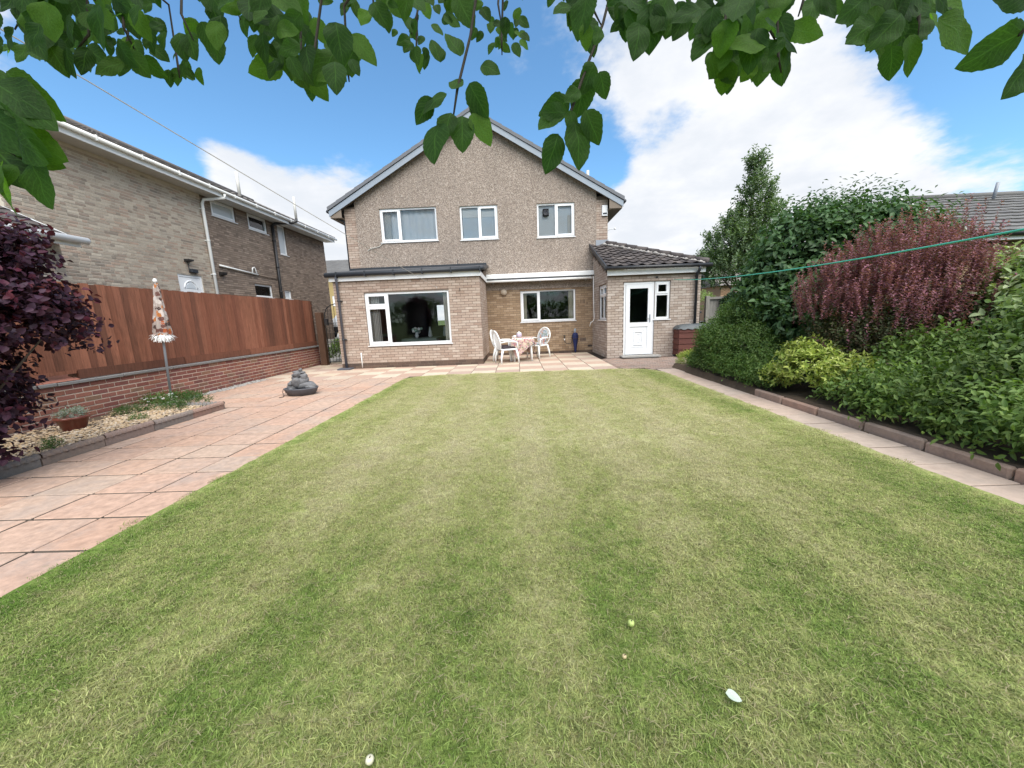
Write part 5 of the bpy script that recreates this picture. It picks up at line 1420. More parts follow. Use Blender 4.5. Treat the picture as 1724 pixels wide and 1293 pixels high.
# tap, hose and the folded navy parasol against the wall
tap = thing('garden_tap', 'outside tap with a black hose on the patio wall', 'tap', (1.6,13.15,.55))
q = MB(); q.tube([(1.6,13.19,.56),(1.6,13.10,.56),(1.6,13.08,.50)], .014, 6); q.bbox(1.57,1.63,13.08,13.16,.60,.625,.006); q.tube([(1.6,13.12,.56),(1.6,13.12,.61)],.009,5); q.build('valve', M['black_pipe'], tap)
q = MB(); q.tube([(1.6,13.08,.50),(1.6,13.08,.44)], .022, 8); q.build('connector', M['white_plastic'], tap)
q = MB(); q.tube([(1.6,13.08,.45),(1.62,13.06,.37),(1.68,13.05,.33),(1.78,13.04,.32),(1.84,13.03,.36),(1.85,13.03,.5),(1.86,13.04,.62),(1.89,13.06,.66)], .011, 6); q.build('hose', M['black_pipe'], tap)
nav = thing('folded_parasol', 'navy blue folded parasol leaning on the patio wall beside the tap', 'parasol', (1.96,12.98,0))
q = MB(); prof = [(.012,.02),(.030,.05),(.048,.20),(.080,.42),(.100,.58),(.085,.66),(.045,.70)]
n_ = 20; v = []
for r_, z in prof:
    for j in range(n_):
        a = 2*math.pi*j/n_; rr = r_*(1+.16*math.cos(5*a)); v.append((1.96+rr*math.cos(a), 12.98+.10*z+rr*math.sin(a)*.8, z))
q.smooth = True; q.add(v, [(i*n_+j, i*n_+(j+1)%n_, (i+1)*n_+(j+1)%n_, (i+1)*n_+j) for i in range(len(prof)-1) for j in range(n_)]+[tuple(range(n_-1,-1,-1)), tuple((len(prof)-1)*n_+j for j in range(n_))])
q.build('canopy', M['navy'], nav)
q = MB(); q.tube([(1.96,13.05,.68),(1.96,13.06,.74),(1.965,13.06,.82),(1.965,13.06,.84)], [.03,.042,.042,.03], 10); q.build('handle', M['lead'], nav)
q = MB(); q.tube([(1.96+.098*math.cos(t*math.pi/8), 13.03+.082*math.sin(t*math.pi/8), .50) for t in range(17)], .009, 5); q.build('strap', M['pad'], nav)

# ------------------------------------------------------------------ stone fountain
fo = thing('garden_fountain', 'small grey stone fountain with a carved rock pile standing on the pink paving', 'fountain', (-4.24,7.02,0))
M['stone'] = plain('cast stone', (.15,.15,.155), .85, .2, .5, 22, 1.0, 38, .25)
M['stone_dark'] = plain('dark cast stone', (.085,.085,.095), .6, .35, .3, 10, .4, 45)
cx_, cy_ = -4.24, 7.02
q = MB(); q.lathe([(.23,.0),(.255,.012),(.275,.05),(.285,.055),(.30,.10),(.315,.118),(.318,.135),(.30,.14),(.283,.13),(.262,.09),(.02,.085)], (cx_,cy_,.003), 36, 1.0, .78); q.build('bowl', M['stone_dark'], fo)
q = MB(); q.lathe([(.268,.0),(.268,.006),(.01,.008)], (cx_,cy_,.112), 30, 1.0, .78); q.build('water', M['gutter'], fo)
rr_ = random.Random(4)
stack = [(-.13,.0,.17,.11,(1.1,1,.75)),(.09,.03,.17,.13,(1.25,1,.6)),(.20,-.03,.15,.075,(1.2,1,.6)),(-.03,-.07,.25,.105,(.95,.85,1.0)),(.09,.0,.27,.09,(1.0,.9,.9)),(-.12,.03,.30,.07,(.8,.9,1.2)),(.02,.02,.345,.085,(1,.9,.85)),(.125,-.02,.35,.06,(.75,.8,1.15)),(-.045,-.03,.40,.055,(1.3,1,.6)),(.0,-.01,.435,.062,(1.35,1,.5)),(.035,-.01,.475,.034,(1,1,.9)),(-.14,-.06,.22,.05,(1.3,.8,.7))]
for i, (dx, dy, z, r_, sq) in enumerate(stack):
    q = MB(); q.blob((cx_+dx, cy_+dy, z), r_, i+3, .5, 3, sq); o = q.build('carved_stone', M['stone'], fo)
for i in range(16):
    a = rr_.uniform(0,6.28); z_ = rr_.uniform(.14,.42); rad_ = .20*(1-(z_-.10)/.42)
    q = MB(); q.blob((cx_+.01+rad_*math.cos(a), cy_+rad_*.8*math.sin(a), z_), rr_.uniform(.025,.055), i+60, .6, 2, (rr_.uniform(.8,1.6),1,rr_.uniform(.5,1.1))); q.build('carved_stone', M['stone'], fo)
for i in range(9):
    a = rr_.uniform(0,6.28); q = MB(); q.blob((cx_+.19*math.cos(a), cy_+.13*math.sin(a), .125), rr_.uniform(.025,.045), i+30, .35, 1, (1.2,1,.6)); q.build('pebble', M['mortar_pale'] if i in (2,5) else M['stone'], fo)
q = MB(); q.tube([(cx_-.30,cy_-.02,.13),(cx_-.345,cy_-.03,.10),(cx_-.35,cy_-.04,.05),(cx_-.31,cy_-.07,.012),(cx_-.22,cy_-.24,.008),(cx_-.26,cy_-.30,.008)], .006, 5); q.build('power_cord', M['black_pipe'], fo)

# ------------------------------------------------------------------ closed floral parasol in the gravel
px_, py_ = -6.22, 6.42
par = thing('garden_parasol', 'closed floral parasol with a white fringe on a pole in the gravel bed', 'parasol', (px_,py_,.09))
def pp(z): return (px_+.09*(z-.1)/2.1*-.0+.0, py_, z)
q = MB(); q.tube([(px_,py_,.1),(px_,py_,2.14)], .019, 10); q.build('pole', M['lead'], par)
q = MB(); q.lathe([(.03,0),(.042,.02),(.042,.11),(.03,.13)], (px_,py_,.09), 14); q.build('socket', M['white_plastic'], par)
prof = [(.02,2.13),(.038,2.06),(.048,1.90),(.066,1.70),(.088,1.50),(.112,1.28),(.100,1.235)]
n_ = 28; v = []
for k, (r_, z) in enumerate(prof):
    for j in range(n_):
        a = 2*math.pi*j/n_; w_ = 1+.20*math.cos(6*a+k*.5)+.07*math.sin(11*a+k); v.append((px_+r_*w_*math.cos(a)+.012, py_+r_*w_*math.sin(a), z+.012*math.sin(4*a+k)))
q = MB(); q.smooth = True; q.add(v, [(i*n_+j, i*n_+(j+1)%n_, (i+1)*n_+(j+1)%n_, (i+1)*n_+j) for i in range(len(prof)-1) for j in range(n_)]); q.build('canopy', M['parasol_cloth'], par)
q = MB(); fr = random.Random(2)
for i in range(260):
    a = fr.uniform(0,6.28); r0 = fr.uniform(.05,.10); z0 = 1.245+fr.uniform(-.02,.02); l = fr.uniform(.06,.11)
    d = Vector((math.cos(a)*fr.uniform(.3,1), math.sin(a)*fr.uniform(.3,1), -fr.uniform(.0,1.1))).normalized(); s_ = Vector((-math.sin(a), math.cos(a), 0))*.011
    p0 = Vector((px_+.012+r0*math.cos(a), py_+r0*math.sin(a), z0)); p1 = p0+d*l*.6; p2 = p0+d*l+Vector((0,0,-.02))
    q.add([p0-s_,p0+s_,p1+s_,p1-s_,p2+s_*.4,p2-s_*.4], [(0,1,2,3),(3,2,4,5)])
q.build('fringe', M['white_plastic'], par)
q = MB(); q.lathe([(.004,0),(.030,.012),(.032,.045),(.016,.07),(.003,.075)], (px_,py_,2.125), 12); q.build('finial', M['white_plastic'], par)

par.rotation_euler = (0, .065, 0); par.location.x -= .03
# pot in the gravel
pot = thing('plant_pot', 'round red brown pot with small grey plants on the gravel', 'pot', (-5.86,4.62,.08))
pm_ = plain('glazed terracotta', (.18,.052,.034), .3, .5, .15)
q = MB(); q.lathe([(.10,0),(.105,.01),(.15,.15),(.168,.155),(.170,.185),(.156,.187),(.150,.165),(.02,.16)], (-5.86,4.62,.085), 28); q.build('bowl', pm_, pot)
q = MB(); q.lathe([(.148,0),(.1,.012),(.005,.018)], (-5.86,4.62,.235), 16); q.build('soil', M['soil'], pot)

# cover, box, line
sbox = thing('storage_box', 'low red brown shiplap box with a grey cover beside the annexe', 'box', (4.95,11.0,0))
bx0, bx1, by0, by1 = 4.53, 5.75, 10.66, 11.85
for i in range(5):
    q = MB(); z0 = .05+i*.158
    q.prism([(by0+.006,z0),(by0-.012,z0+.012),(by0,z0+.155),(by0+.03,z0+.155),(by0+.03,z0)], 'x', bx0, bx1); q.build('board', M['box_wood'], sbox)
    q = MB(); q.prism([(bx0+.006,z0),(bx0-.012,z0+.012),(bx0,z0+.155),(bx0+.03,z0+.155),(bx0+.03,z0)], 'y', by0+.031, by1); q.build('board', M['box_wood'], sbox)
q = MB(); q.box(bx0+.032,bx1,by0+.032,by1,.02,.84); q.build('carcass', M['post_wood'], sbox)
q = MB(); q.smooth = True; nn = 20; v = []
for j in range(nn+1):
    for i in range(nn+1):
        a, b = i/nn, j/nn; x = bx0-.035+(bx1-bx0+.07)*a; y = by0-.035+(by1-by0+.07)*b
        e = min(a, 1-a, b, 1-b)
        z = .86+.05*math.sin(a*2.5+.4)+.02*math.sin(b*7)+.012*math.sin(a*23+b*9)
        if e < .001: z = .79+.018*math.sin(i*1.9)+.018*math.sin(j*2.3)
        elif e < .06: z -= .012
        v.append((x,y,z))
q.add(v, [(j*(nn+1)+i, j*(nn+1)+i+1, (j+1)*(nn+1)+i+1, (j+1)*(nn+1)+i) for j in range(nn) for i in range(nn)])
q.build('cover', plain('grey tarpaulin', (.075,.085,.09), .5, .4, .2, 6), sbox)

def sag(a, b, s, n=24): return [Vector(a).lerp(Vector(b), i/n)+Vector((0,0,-s*4*(i/n)*(1-i/n))) for i in range(n+1)]
q = MB(); q.tube(sag((4.46,11.0,2.18),(3.60,2.30,1.80),.12), .009, 6)
q.tube(sag((3.60,2.30,1.80),(3.45,.2,1.62),.0,4), .009, 6)
ln_ = q.build('washing_line', plain('green plastic line', (.06,.46,.33), .35, .5)); tag(ln_, 'green plastic washing line running from the annexe wall across the right hand bushes', 'rope')
q = MB(); q.tube(sag((-2.25,10.75,2.22),(-3.3,1.8,3.35),.02), .0045, 5)
tag(q.build('washing_line', plain('pale cord', (.42,.40,.37), .7)), 'thin pale cord rising from the extension wall over the terrace to the upper left', 'rope')

# in the dining room
dt = thing('dining_table', 'dining table with a pale green cloth inside the large extension window', 'table', (-3.3,13.0,0))
gc = plain('pale green cloth', (.16,.21,.19), .9, .1)
q = MB(); q.box(-3.85,-2.75,12.4,13.6,.70,.73); q.build('tabletop', M['post_wood'], dt)
for x in (-3.75,-2.85):
    for y in (12.5,13.5):
        q = MB(); q.tube([(x,y,.02),(x,y,.70)], .03, 8); q.build('leg', M['post_wood'], dt)
q = MB(); q.smooth = False; q.box(-3.88,-2.72,12.37,13.63,.731,.737); q.quad((-3.88,12.37,.45),(-2.72,12.37,.45),(-2.72,12.37,.737),(-3.88,12.37,.737))
tag(q.build('tablecloth', gc), 'pale green cloth on the dining table indoors', 'tablecloth')
vs = thing('flower_vase', 'vase of white flowers on the dining table indoors', 'vase', (-3.45,12.7,.74))
q = MB(); q.lathe([(.04,0),(.07,.08),(.05,.16),(.06,.2)], (-3.45,12.7,.74), 14); q.build('vase', M['frosted'], vs)
for i in range(9):
    a = i*2.4; q = MB(); q.blob((-3.45+.16*math.cos(a)*(.4+.07*i), 12.7+.1*math.sin(a), 1.0+.05*math.sin(i*1.7)), .062, i, .3, 1); q.build('flower', M['white_plastic'] if i % 2 else plain('pale green petal', (.35,.5,.42), .8), vs)
for x in (-3.05,-2.6):
    q = MB(); q.lathe([(.03,0),(.075,.04),(.05,.2),(.022,.34),(.028,.36)], (x,12.95+.3*(x > -2.8),.74 if x < -2.8 else .74), 14); tag(q.build('vase', M['frosted']), 'tall grey vase on the dining table indoors, '+('left one' if x < -2.8 else 'right one'), 'vase')

# windfall apples, fallen leaf on the grass
ap = [(.43,1.37,.0145,(.42,.50,.16),'small green apple lying on the lawn, farthest of the fallen fruit'),(.36,1.22,.009,(.50,.40,.22),'tiny pale windfall fruit on the lawn just below the green apple'),(-.49,.89,.013,(.66,.62,.46),'pale windfall fruit at the bottom edge of the lawn')]
for x, y, r_, c, lb_ in ap:
    a = thing('fallen_apple', lb_, 'apple', (x,y,.02)); q = MB(); q.lathe([(r_*.2,-r_*.82),(r_*.75,-r_*.7),(r_,0),(r_*.8,r_*.62),(r_*.35,r_*.8),(r_*.08,r_*.66)], (x,y,.02+r_), 14); q.build('flesh', plain('fruit skin', c, .4, .4, .15, 40), a)
    q = MB(); q.tube([(x,y,.02+r_*1.6),(x+.004,y-.002,.02+r_*2.3)], .0015, 5); q.build('stalk', M['twig'], a)
lf = leaf_mesh('fallen_leaf', plain('pale leaf underside', (.44,.51,.42), .7, .2, .05, 30), .052, .036, 6, .12, .25)
o = bpy.data.objects.new('fallen_leaf', lf); COL.objects.link(o); o.location = (.655,1.062,.045); o.rotation_euler = (.25,.1,-.35)
tag(o, 'pale upturned leaf lying on the lawn in the foreground', 'leaf')
# ------------------------------------------------------------------ planting
L = {}
L['fine'] = leaf_mat('fine green leaf', [(.07,.135,.032),(.10,.18,.045),(.14,.20,.06),(.085,.155,.04)], .3)
L['dark'] = leaf_mat('dark glossy leaf', [(0.047,0.098,0.036),(0.065,0.127,0.047),(0.086,0.156,0.058),(0.039,0.081,0.034)], .25, .5, .3)
L['purple'] = leaf_mat('purple barberry leaf', [(0.236,0.093,0.126),(0.307,0.130,0.170),(0.177,0.077,0.100),(0.266,0.137,0.162)], .3, .55, clump=.45, cscale=7.0)
L['purple_low'] = leaf_mat('green barberry leaf', [(0.066,0.078,0.034),(0.102,0.066,0.042),(0.054,0.084,0.030),(0.084,0.096,0.042)], .3)
L['lime'] = leaf_mat('lime variegated leaf', [(.30,.36,.07),(.42,.46,.12),(.20,.29,.05),(.50,.52,.20)], .3)
L['mid'] = leaf_mat('mid green leaf', [(0.075,0.132,0.032),(0.109,0.178,0.041),(0.161,0.230,0.063),(0.069,0.121,0.037)], .3)
L['light'] = leaf_mat('light green leaf', [(.19,.28,.09),(.25,.34,.13),(.15,.24,.07),(.32,.39,.18)], .32)
L['varieg'] = leaf_mat('cream edged leaf', [(.28,.36,.17),(.42,.47,.29),(.20,.30,.12)], .3)
L['smoke'] = leaf_mat('smoke bush leaf', [(0.035,0.015,0.027),(0.049,0.019,0.034),(0.030,0.018,0.031),(0.070,0.015,0.028)], .14, .55, .18, tcol=1.6)
L['smoke_tip'] = leaf_mat('young smoke bush leaf', [(.075,.014,.024),(.095,.02,.03),(.05,.013,.023)], .25, .5, .2, tcol=1.5)
L['tree'] = leaf_mat('silvery tree leaf', [(.10,.155,.07),(.14,.20,.10),(.085,.14,.06),(.18,.235,.135)], .3, .5, .35, .25)
L['apple'] = leaf_mat('apple leaf', [(.022,.053,.016),(.042,.095,.020),(.027,.066,.016),(.078,.16,.020)], .48, .6, .15, .35, 4.0, 1.9, True)
L['ivy'] = leaf_mat('ivy leaf', [(.03,.06,.03),(.045,.08,.04)], .2)
L['grey'] = leaf_mat('grey leaf', [(.25,.28,.24),(.18,.22,.17)], .2)
L['green'] = leaf_mat('low green leaf', [(.06,.12,.03),(.08,.15,.04)], .3)

def stem_set(seed, base, tops, r=.03):
    rn_ = random.Random(seed); out = []
    for t in tops:
        b = Vector(base)+Vector((rn_.uniform(-.15,.15), rn_.uniform(-.15,.15), 0)); t = Vector(t)
        mid = b.lerp(t, .5)+Vector((rn_.uniform(-.12,.12), rn_.uniform(-.12,.12), .08))
        out.append(([b, b.lerp(mid,.5), mid, t], r, M['bark']))
    return out

# fine-leaved evergreen beside the storage box
P,A,N,T = shoots(1, [(4.12,7.45,.58,.52,.85,.64),(4.02,6.65,.50,.46,.75,.56),(4.45,7.2,.98,.62,.85,.60),(4.3,8.15,.42,.40,.50,.46),(3.92,6.0,.30,.36,.50,.34),(4.8,6.8,.8,.5,.6,.7),(3.80,7.5,.22,.24,.7,.22),(3.78,6.6,.22,.22,.6,.22),(3.76,5.85,.18,.2,.4,.18),(3.9,8.1,.2,.25,.3,.2)], 7400, (.12,.28), 8, up=.4, spread=.8)
plant('evergreen_shrub', 'rounded fine leaved green shrub beside the brown storage box', 'shrub', (4.4,7.2,.05), [(P,A,N,.046,.019,L['fine'],False)], stem_set(1,(4.4,7.2,.05),[(4.3,7.0,.9),(4.6,7.4,1.1),(4.3,7.9,.7)]))
# tall dark shrub
DK = [(5.3,7.0,1.75,1.05,.95,1.30),(4.62,7.0,1.25,.55,.6,1.0),(5.9,6.7,2.1,.85,.8,.85),(6.55,6.6,2.15,.6,.6,.55),(4.55,6.4,.85,.45,.5,.75),(5.1,6.3,1.1,.7,.6,.9)]
P,A,N,T = shoots(2, DK, 3600, (.22,.45), 7, up=.1, spread=.7, droop=.35)
P2,A2,N2,T2 = shoots(3, [(5.8,6.8,2.6,.7,.6,.52),(5.3,7.0,2.6,.7,.7,.45),(6.5,6.6,2.42,.55,.5,.36)], 260, (.4,.95), 13, up=1.3, spread=.5, hemi=.3, leafang=.9)
plant('dark_shrub', 'tall dark green shrub with drooping pointed leaves behind the lime bush', 'shrub', (5.6,6.8,.05), [(P,A,N,.115,.058,L['dark'],True),(P2,A2,N2,.085,.030,L['dark'],False)],
      stem_set(2,(5.6,6.8,.05),[(5.4,6.8,1.8),(6.2,6.6,2.3),(6.7,6.5,2.2),(4.9,7.0,1.4)]), n_leaf=300)
# purple barberry: upright sprays
PB = [(4.22,5.3,1.25,.40,.45,.50),(4.50,5.2,1.42,.56,.55,.56),(5.05,5.1,1.72,.70,.62,.54),(5.42,5.0,1.68,.42,.55,.48),(4.75,4.9,1.15,.62,.5,.55),(5.3,4.75,1.30,.52,.45,.55)]
P,A,N,T = shoots(4, PB, 800, (.30,.58), 40, up=1.9, out=.5, spread=.5, hemi=-.1, leafang=.8)
P2,A2,N2,T2 = shoots(5, [(4.75,5.0,.75,.80,.55,.50),(4.4,5.15,.75,.42,.5,.45),(5.5,4.8,.85,.7,.5,.55)], 1150, (.25,.5), 13, up=.5, spread=.8)
P3,A3,N3,T3 = shoots(6, [(5.2,5.0,2.02,.65,.5,.25),(4.6,5.2,1.75,.5,.5,.25)], 44, (.45,.75), 44, up=2.6, out=.3, spread=.3, hemi=.25, leafang=.8)
P4,A4,N4,T4 = shoots(61, [(4.4,4.85,.7,.4,.3,.4),(5.0,4.5,.85,.5,.25,.4)], 40, (.3,.5), 22, up=.9, out=.8, spread=.6)
plant('barberry', 'large purple red barberry with upright feathery sprays', 'shrub', (5.4,5.0,.05), [(P,A,N,.036,.022,L['purple'],False),(P2,A2,N2,.042,.024,L['purple_low'],False),(P3,A3,N3,.036,.02,L['purple'],False),(P4,A4,N4,.04,.023,L['purple'],False)],
      stem_set(3,(5.4,5.0,.05),[(5.1,4.9,1.6),(5.8,4.9,1.8),(4.9,5.1,1.3)]))
# lime bush
P,A,N,T = shoots(7, [(3.98,5.15,.48,.38,.42,.36),(4.06,4.62,.38,.36,.36,.30),(3.82,5.5,.27,.20,.22,.20)], 600, (.12,.22), 9, up=.5, spread=.8)
P2,A2,N2,T2 = shoots(8, [(4.15,4.22,.30,.34,.34,.20)], 150, (.12,.2), 8, up=.5, spread=.8)
plant('lime_shrub', 'low lime yellow variegated shrub leaning over the border kerb', 'shrub', (4.0,4.9,.08), [(P,A,N,.064,.025,L['lime'],True),(P2,A2,N2,.06,.024,L['varieg'],True)], stem_set(4,(4.05,4.95,.08),[(4.0,5.0,.6),(4.0,4.6,.4)],.015), n_leaf=200)
# small lime mound at the end of the path
P,A,N,T = shoots(9, [(4.0,8.75,.14,.30,.36,.24)], 520, (.06,.14), 7, up=.6)
plant('lime_mound', 'small lime green mound at the far end of the side path', 'plant', (4.0,8.75,.0), [(P,A,N,.032,.013,L['lime'],False)])
# low spreading shrub at right
LS = [(4.06,3.85,.34,.44,.55,.34),(3.98,3.25,.32,.40,.5,.32),(4.7,4.2,.55,.6,.5,.45),(3.98,2.65,.32,.40,.5,.32),(4.5,3.3,.5,.5,.6,.42),(4.05,2.0,.34,.45,.5,.32),(4.6,2.3,.45,.5,.6,.42),(3.98,4.35,.26,.34,.4,.24),(3.82,3.7,.2,.22,.6,.16),(3.80,2.9,.2,.22,.6,.16),(3.8,2.1,.2,.22,.6,.16)]
P,A,N,T = shoots(10, LS, 2200, (.16,.36), 9, up=.15, spread=.7, out=1.0)
plant('spreading_shrub', 'low spreading mid green shrub along the right hand kerb', 'shrub', (4.5,3.2,.08), [(P,A,N,.062,.028,L['mid'],True)], stem_set(5,(4.6,3.2,.08),[(4.3,3.6,.5),(4.3,2.6,.5),(4.7,3.8,.7)],.02), n_leaf=300)
# tall light shrub at the right edge
LT = [(5.0,3.35,.95,.50,.55,.55),(5.55,3.6,1.25,.55,.55,.60),(4.75,3.0,.72,.42,.5,.42),(5.3,2.9,.9,.6,.6,.6),(5.9,4.2,1.25,.5,.5,.5),(4.9,2.4,.7,.5,.5,.5)]
P,A,N,T = shoots(11, LT, 1500, (.2,.42), 9, up=.5, spread=.8)
plant('pale_shrub', 'tall pale green shrub with sprays of young leaves at the right edge', 'shrub', (5.3,3.2,.08), [(P,A,N,.072,.038,L['light'],True)], stem_set(6,(5.3,3.3,.08),[(5.1,3.3,1.2),(5.6,3.6,1.4)],.02), n_leaf=300)
P,A,N,T = shoots(12, [(5.85,4.5,1.42,.36,.4,.40),(6.1,4.5,1.2,.45,.5,.5),(5.6,4.3,1.05,.35,.4,.4)], 520, (.2,.42), 10, up=.8, spread=.6)
plant('variegated_shrub', 'cream edged pale shrub between the barberry and the bungalow wall', 'shrub', (5.95,4.5,.08), [(P,A,N,.085,.045,L['varieg'],True)], stem_set(7,(5.95,4.5,.08),[(5.9,4.5,1.5)],.025), n_leaf=120)
# dim filler of ground-level foliage between the bushes
P,A,N,T = shoots(13, [(4.6,5.7,.35,.7,.7,.38),(5.3,5.4,.6,.9,.7,.6),(5.6,3.9,.6,.8,.9,.6),(4.15,5.75,.26,.42,.5,.24),(4.5,4.4,.30,.5,.5,.28),(6.4,5.2,.8,.8,.8,.8)], 1700, (.2,.4), 9, up=.3)
plant('border_undergrowth', 'dark leafy undergrowth filling the border between the larger bushes', 'shrub', (5.0,5.2,.08), [(P,A,N,.06,.03,L['dark'],False)])
# ivy on the grey fence
P,A,N,T = shoots(14, [(6.62,11.9,1.45,.34,.10,.30),(6.75,11.95,1.62,.3,.12,.14)], 260, (.1,.2), 7, up=0, spread=1.0)
plant('ivy', 'clump of dark ivy hanging over the grey panel fence', 'plant', (6.6,11.9,1.0), [(P,A,N,.055,.045,L['ivy'],False)])
# hedge plants behind the annexe
P,A,N,T = shoots(15, [(5.9,14.5,1.7,.7,.7,.6),(6.6,14,1.5,.6,.6,.5)], 420, (.15,.3), 8, up=.4)
plant('garden_shrub', 'bright green shrub just past the annexe corner', 'shrub', (6,14.5,0), [(P,A,N,.06,.03,L['light'],False)])
P,A,N,T = shoots(16, [(-6.1,12.75,.28,.5,.25,.34),(-6.35,13.4,.38,.5,.3,.42)], 520, (.1,.2), 6, up=.4)
plant('weed_clump', 'leafy weeds growing behind the iron gate', 'plant', (-6.2,12.9,0), [(P,A,N,.06,.03,L['mid'],False)])
# tall tree beyond the fence
TE = [(8.5,15.2,2.6,1.5,1.4,1.0),(8.35,15.1,3.6,1.15,1.2,.9),(8.95,15,4.4,.95,1.0,.8),(9.0,15,5.3,.66,.7,.75),(8.92,15,6.15,.36,.40,.72),(9.3,15.1,3.6,.8,.9,.7),(7.35,15,3.0,.55,.7,.5),(9.65,15,4.8,.42,.5,.4),(8.2,15,4.5,.42,.4,.35),(9.6,15.1,2.9,.6,.7,.6)]
P,A,N,T = shoots(17, TE, 1350, (.3,.75), 15, up=.9, spread=.8, out=.8, inner=.45)
plant('tall_tree', 'tall narrow tree with silvery green leaves beyond the annexe', 'tree', (8.3,15.1,0), [(P,A,N,.13,.062,L['tree'],False)],
      [([(8.75,15.1,0),(8.78,15.1,2),(8.85,15.05,4.2),(8.92,15,6.5)], .13, M['bark'])]+stem_set(9,(8.78,15.1,1.6),[(7.4,15,3.2),(9.4,15.1,3.8),(8.2,15,3.6)],.05)+stem_set(10,(8.83,15.1,3.2),[(9.6,15,4.7),(8.2,15,4.6),(9.1,15,5.4)],.04))
# smoke bush at left
SB = [(-4.84,3.35,1.35,.60,.70,.55),(-5.0,3.0,1.85,.60,.70,.48),(-5.05,3.1,.80,.48,.55,.50),(-5.0,2.6,1.2,.6,.7,.9),(-4.66,3.35,1.5,.42,.50,.34),(-4.90,3.15,.60,.26,.40,.45),(-4.84,2.9,.30,.26,.36,.26),(-4.80,3.5,1.92,.40,.4,.40)]
P,A,N,T = shoots(18, SB, 2100, (.22,.45), 10, up=.3, spread=.9, out=1.0, inner=.5)
P2,A2,N2,T2 = shoots(19, [(-4.78,3.5,2.15,.36,.4,.2),(-4.55,3.5,1.5,.3,.4,.28)], 60, (.3,.5), 10, up=.8, out=1.0, spread=.6, hemi=.1)
P3,A3,N3,T3 = shoots(20, [(-4.92,3.0,1.2,.45,.5,.8),(-4.82,2.7,.6,.3,.4,.4)], 700, (.2,.4), 9, up=.3, spread=1.0, inner=.2)
plant('smoke_bush', 'dark purple round leaved smoke bush at the left edge of the terrace', 'shrub', (-4.8,3.0,.08), [(P,A,N,.064,.048,L['smoke'],True),(P2,A2,N2,.062,.044,L['smoke_tip'],True),(P3,A3,N3,.07,.052,L['smoke'],False)],
      stem_set(11,(-4.85,2.9,.08),[(-4.6,3.2,1.2),(-4.8,2.9,1.7),(-4.4,3.4,1.3),(-4.7,3.2,.8)],.025), n_leaf=300)
# low plants of the gravel bed
P,A,N,T = shoots(21, [(-6.05,6.25,.10,.62,.32,.13),(-5.7,5.75,.08,.35,.2,.09)], 420, (.08,.2), 7, up=.5, zmin=.06)
r_ = np.random.default_rng(3); k = r_.choice(len(P), 26)
rt_ = plant('ground_cover', 'flat dark green creeping plant with white flowers at the foot of the floral parasol', 'plant', (-6.0,6.2,.08), [(P,A,N,.06,.010,L['green'],False)])
q = MB()
for i in range(16):
    x, y = -6.12+r_.normal()*.18, 6.05+r_.normal()*.1
    for j in range(5):
        a = j*1.257; q.add([(x,y,.2),(x+.02*math.cos(a),y+.02*math.sin(a),.21),(x+.022*math.cos(a+.7),y+.022*math.sin(a+.7),.21)], [(0,1,2)])
q.build('flowers', M['white_plastic'], rt_, 'stuff')
for i, (x, y, r0, lb_) in enumerate([(-6.1,5.55,.22,'soft green weed on the gravel between the pot and the parasol'),(-5.35,4.95,.10,'small green weed near the rope edging'),(-5.25,3.9,.09,'tiny green weed in front of the pot')]):
    P,A,N,T = shoots(22+i, [(x,y,.10,r0,r0*.8,.09)], int(150*r0/.2), (.05,.12), 6, up=.5, zmin=.06); plant('weed', lb_, 'plant', (x,y,.08), [(P,A,N,.035,.008,L['green'],False)])
P,A,N,T = shoots(26, [(-5.86,4.62,.30,.15,.15,.06)], 90, (.06,.12), 6, up=.7); leaf_array(P,A,N,.035,.012,5,mat=L['grey'],parent=pot,name='small_plants')

# ------------------------------------------------------------------ overhanging apple branches
apple = thing('apple_tree', 'apple tree whose leafy branches hang over the top of the garden view', 'tree', (1.1,-1.6,0))
ar = random.Random(21)
q = MB(); q.tube([(1.1,-1.6,-.1),(1.05,-1.55,.8),(.9,-1.4,1.7),(.7,-1.1,2.3)], [.14,.12,.105,.085], 10); q.build('trunk', M['bark'], apple)
HUB = Vector((.6,-.55,2.75))
q = MB()
q.tube([(.72,-1.12,2.28),(.66,-.8,2.6),HUB], [.075,.06,.05], 8)
# boughs spread overhead; each twig starts from a bough and hangs into the view
boughs = [[HUB,(.1,.1,2.65),(-.5,.5,2.42),(-1.05,.75,2.25)],[HUB,(.55,.0,2.7),(.45,.55,2.5),(.05,.95,2.42)],[HUB,(.9,-.2,2.7),(1.05,.4,2.45),(.9,.9,2.35)],[HUB,(-.3,-.2,2.6),(-.9,.1,2.2),(-1.1,.5,1.85)],[HUB,(1.1,-.35,2.55),(1.3,.2,2.2),(1.45,.5,2.0)]]
for b in boughs: q.tube(b, [.042,.03,.022,.012], 7)
q.build('bough', M['bark'], apple)
bpts = [Vector(a).lerp(Vector(c), t/8) for b in boughs for a, c in zip(b, b[1:]) for t in range(9)]
lm = [leaf_mesh('leaf', L['apple'], 1, ar.uniform(.64,.82), 16, ar.uniform(.03,.12), ar.uniform(.05,.22), wave=.10, seed=k, serrate=True) for k in range(8)]
leaf_n = [0]; hero = [True]
extra = []
def put_leaf(p, ax, nr, s): extra.append((p, ax, nr, s))
def hang(px, py, depth, ang, size, tilt=None):
    """a leaf whose stalk end is at this pixel and distance; ang = direction it hangs, degrees clockwise from straight down as seen"""
    p = at(px, py, depth); a = math.radians(ang)
    ax = _Y*math.cos(a)-_X*math.sin(a)
    ax = ax+_F*ar.uniform(-.35,.35)
    nr = -_F+_X*ar.uniform(-.6,.6)+_Y*ar.uniform(-.45,.45)
    put_leaf(p, ax, nr, size*ar.uniform(.88,1.12))
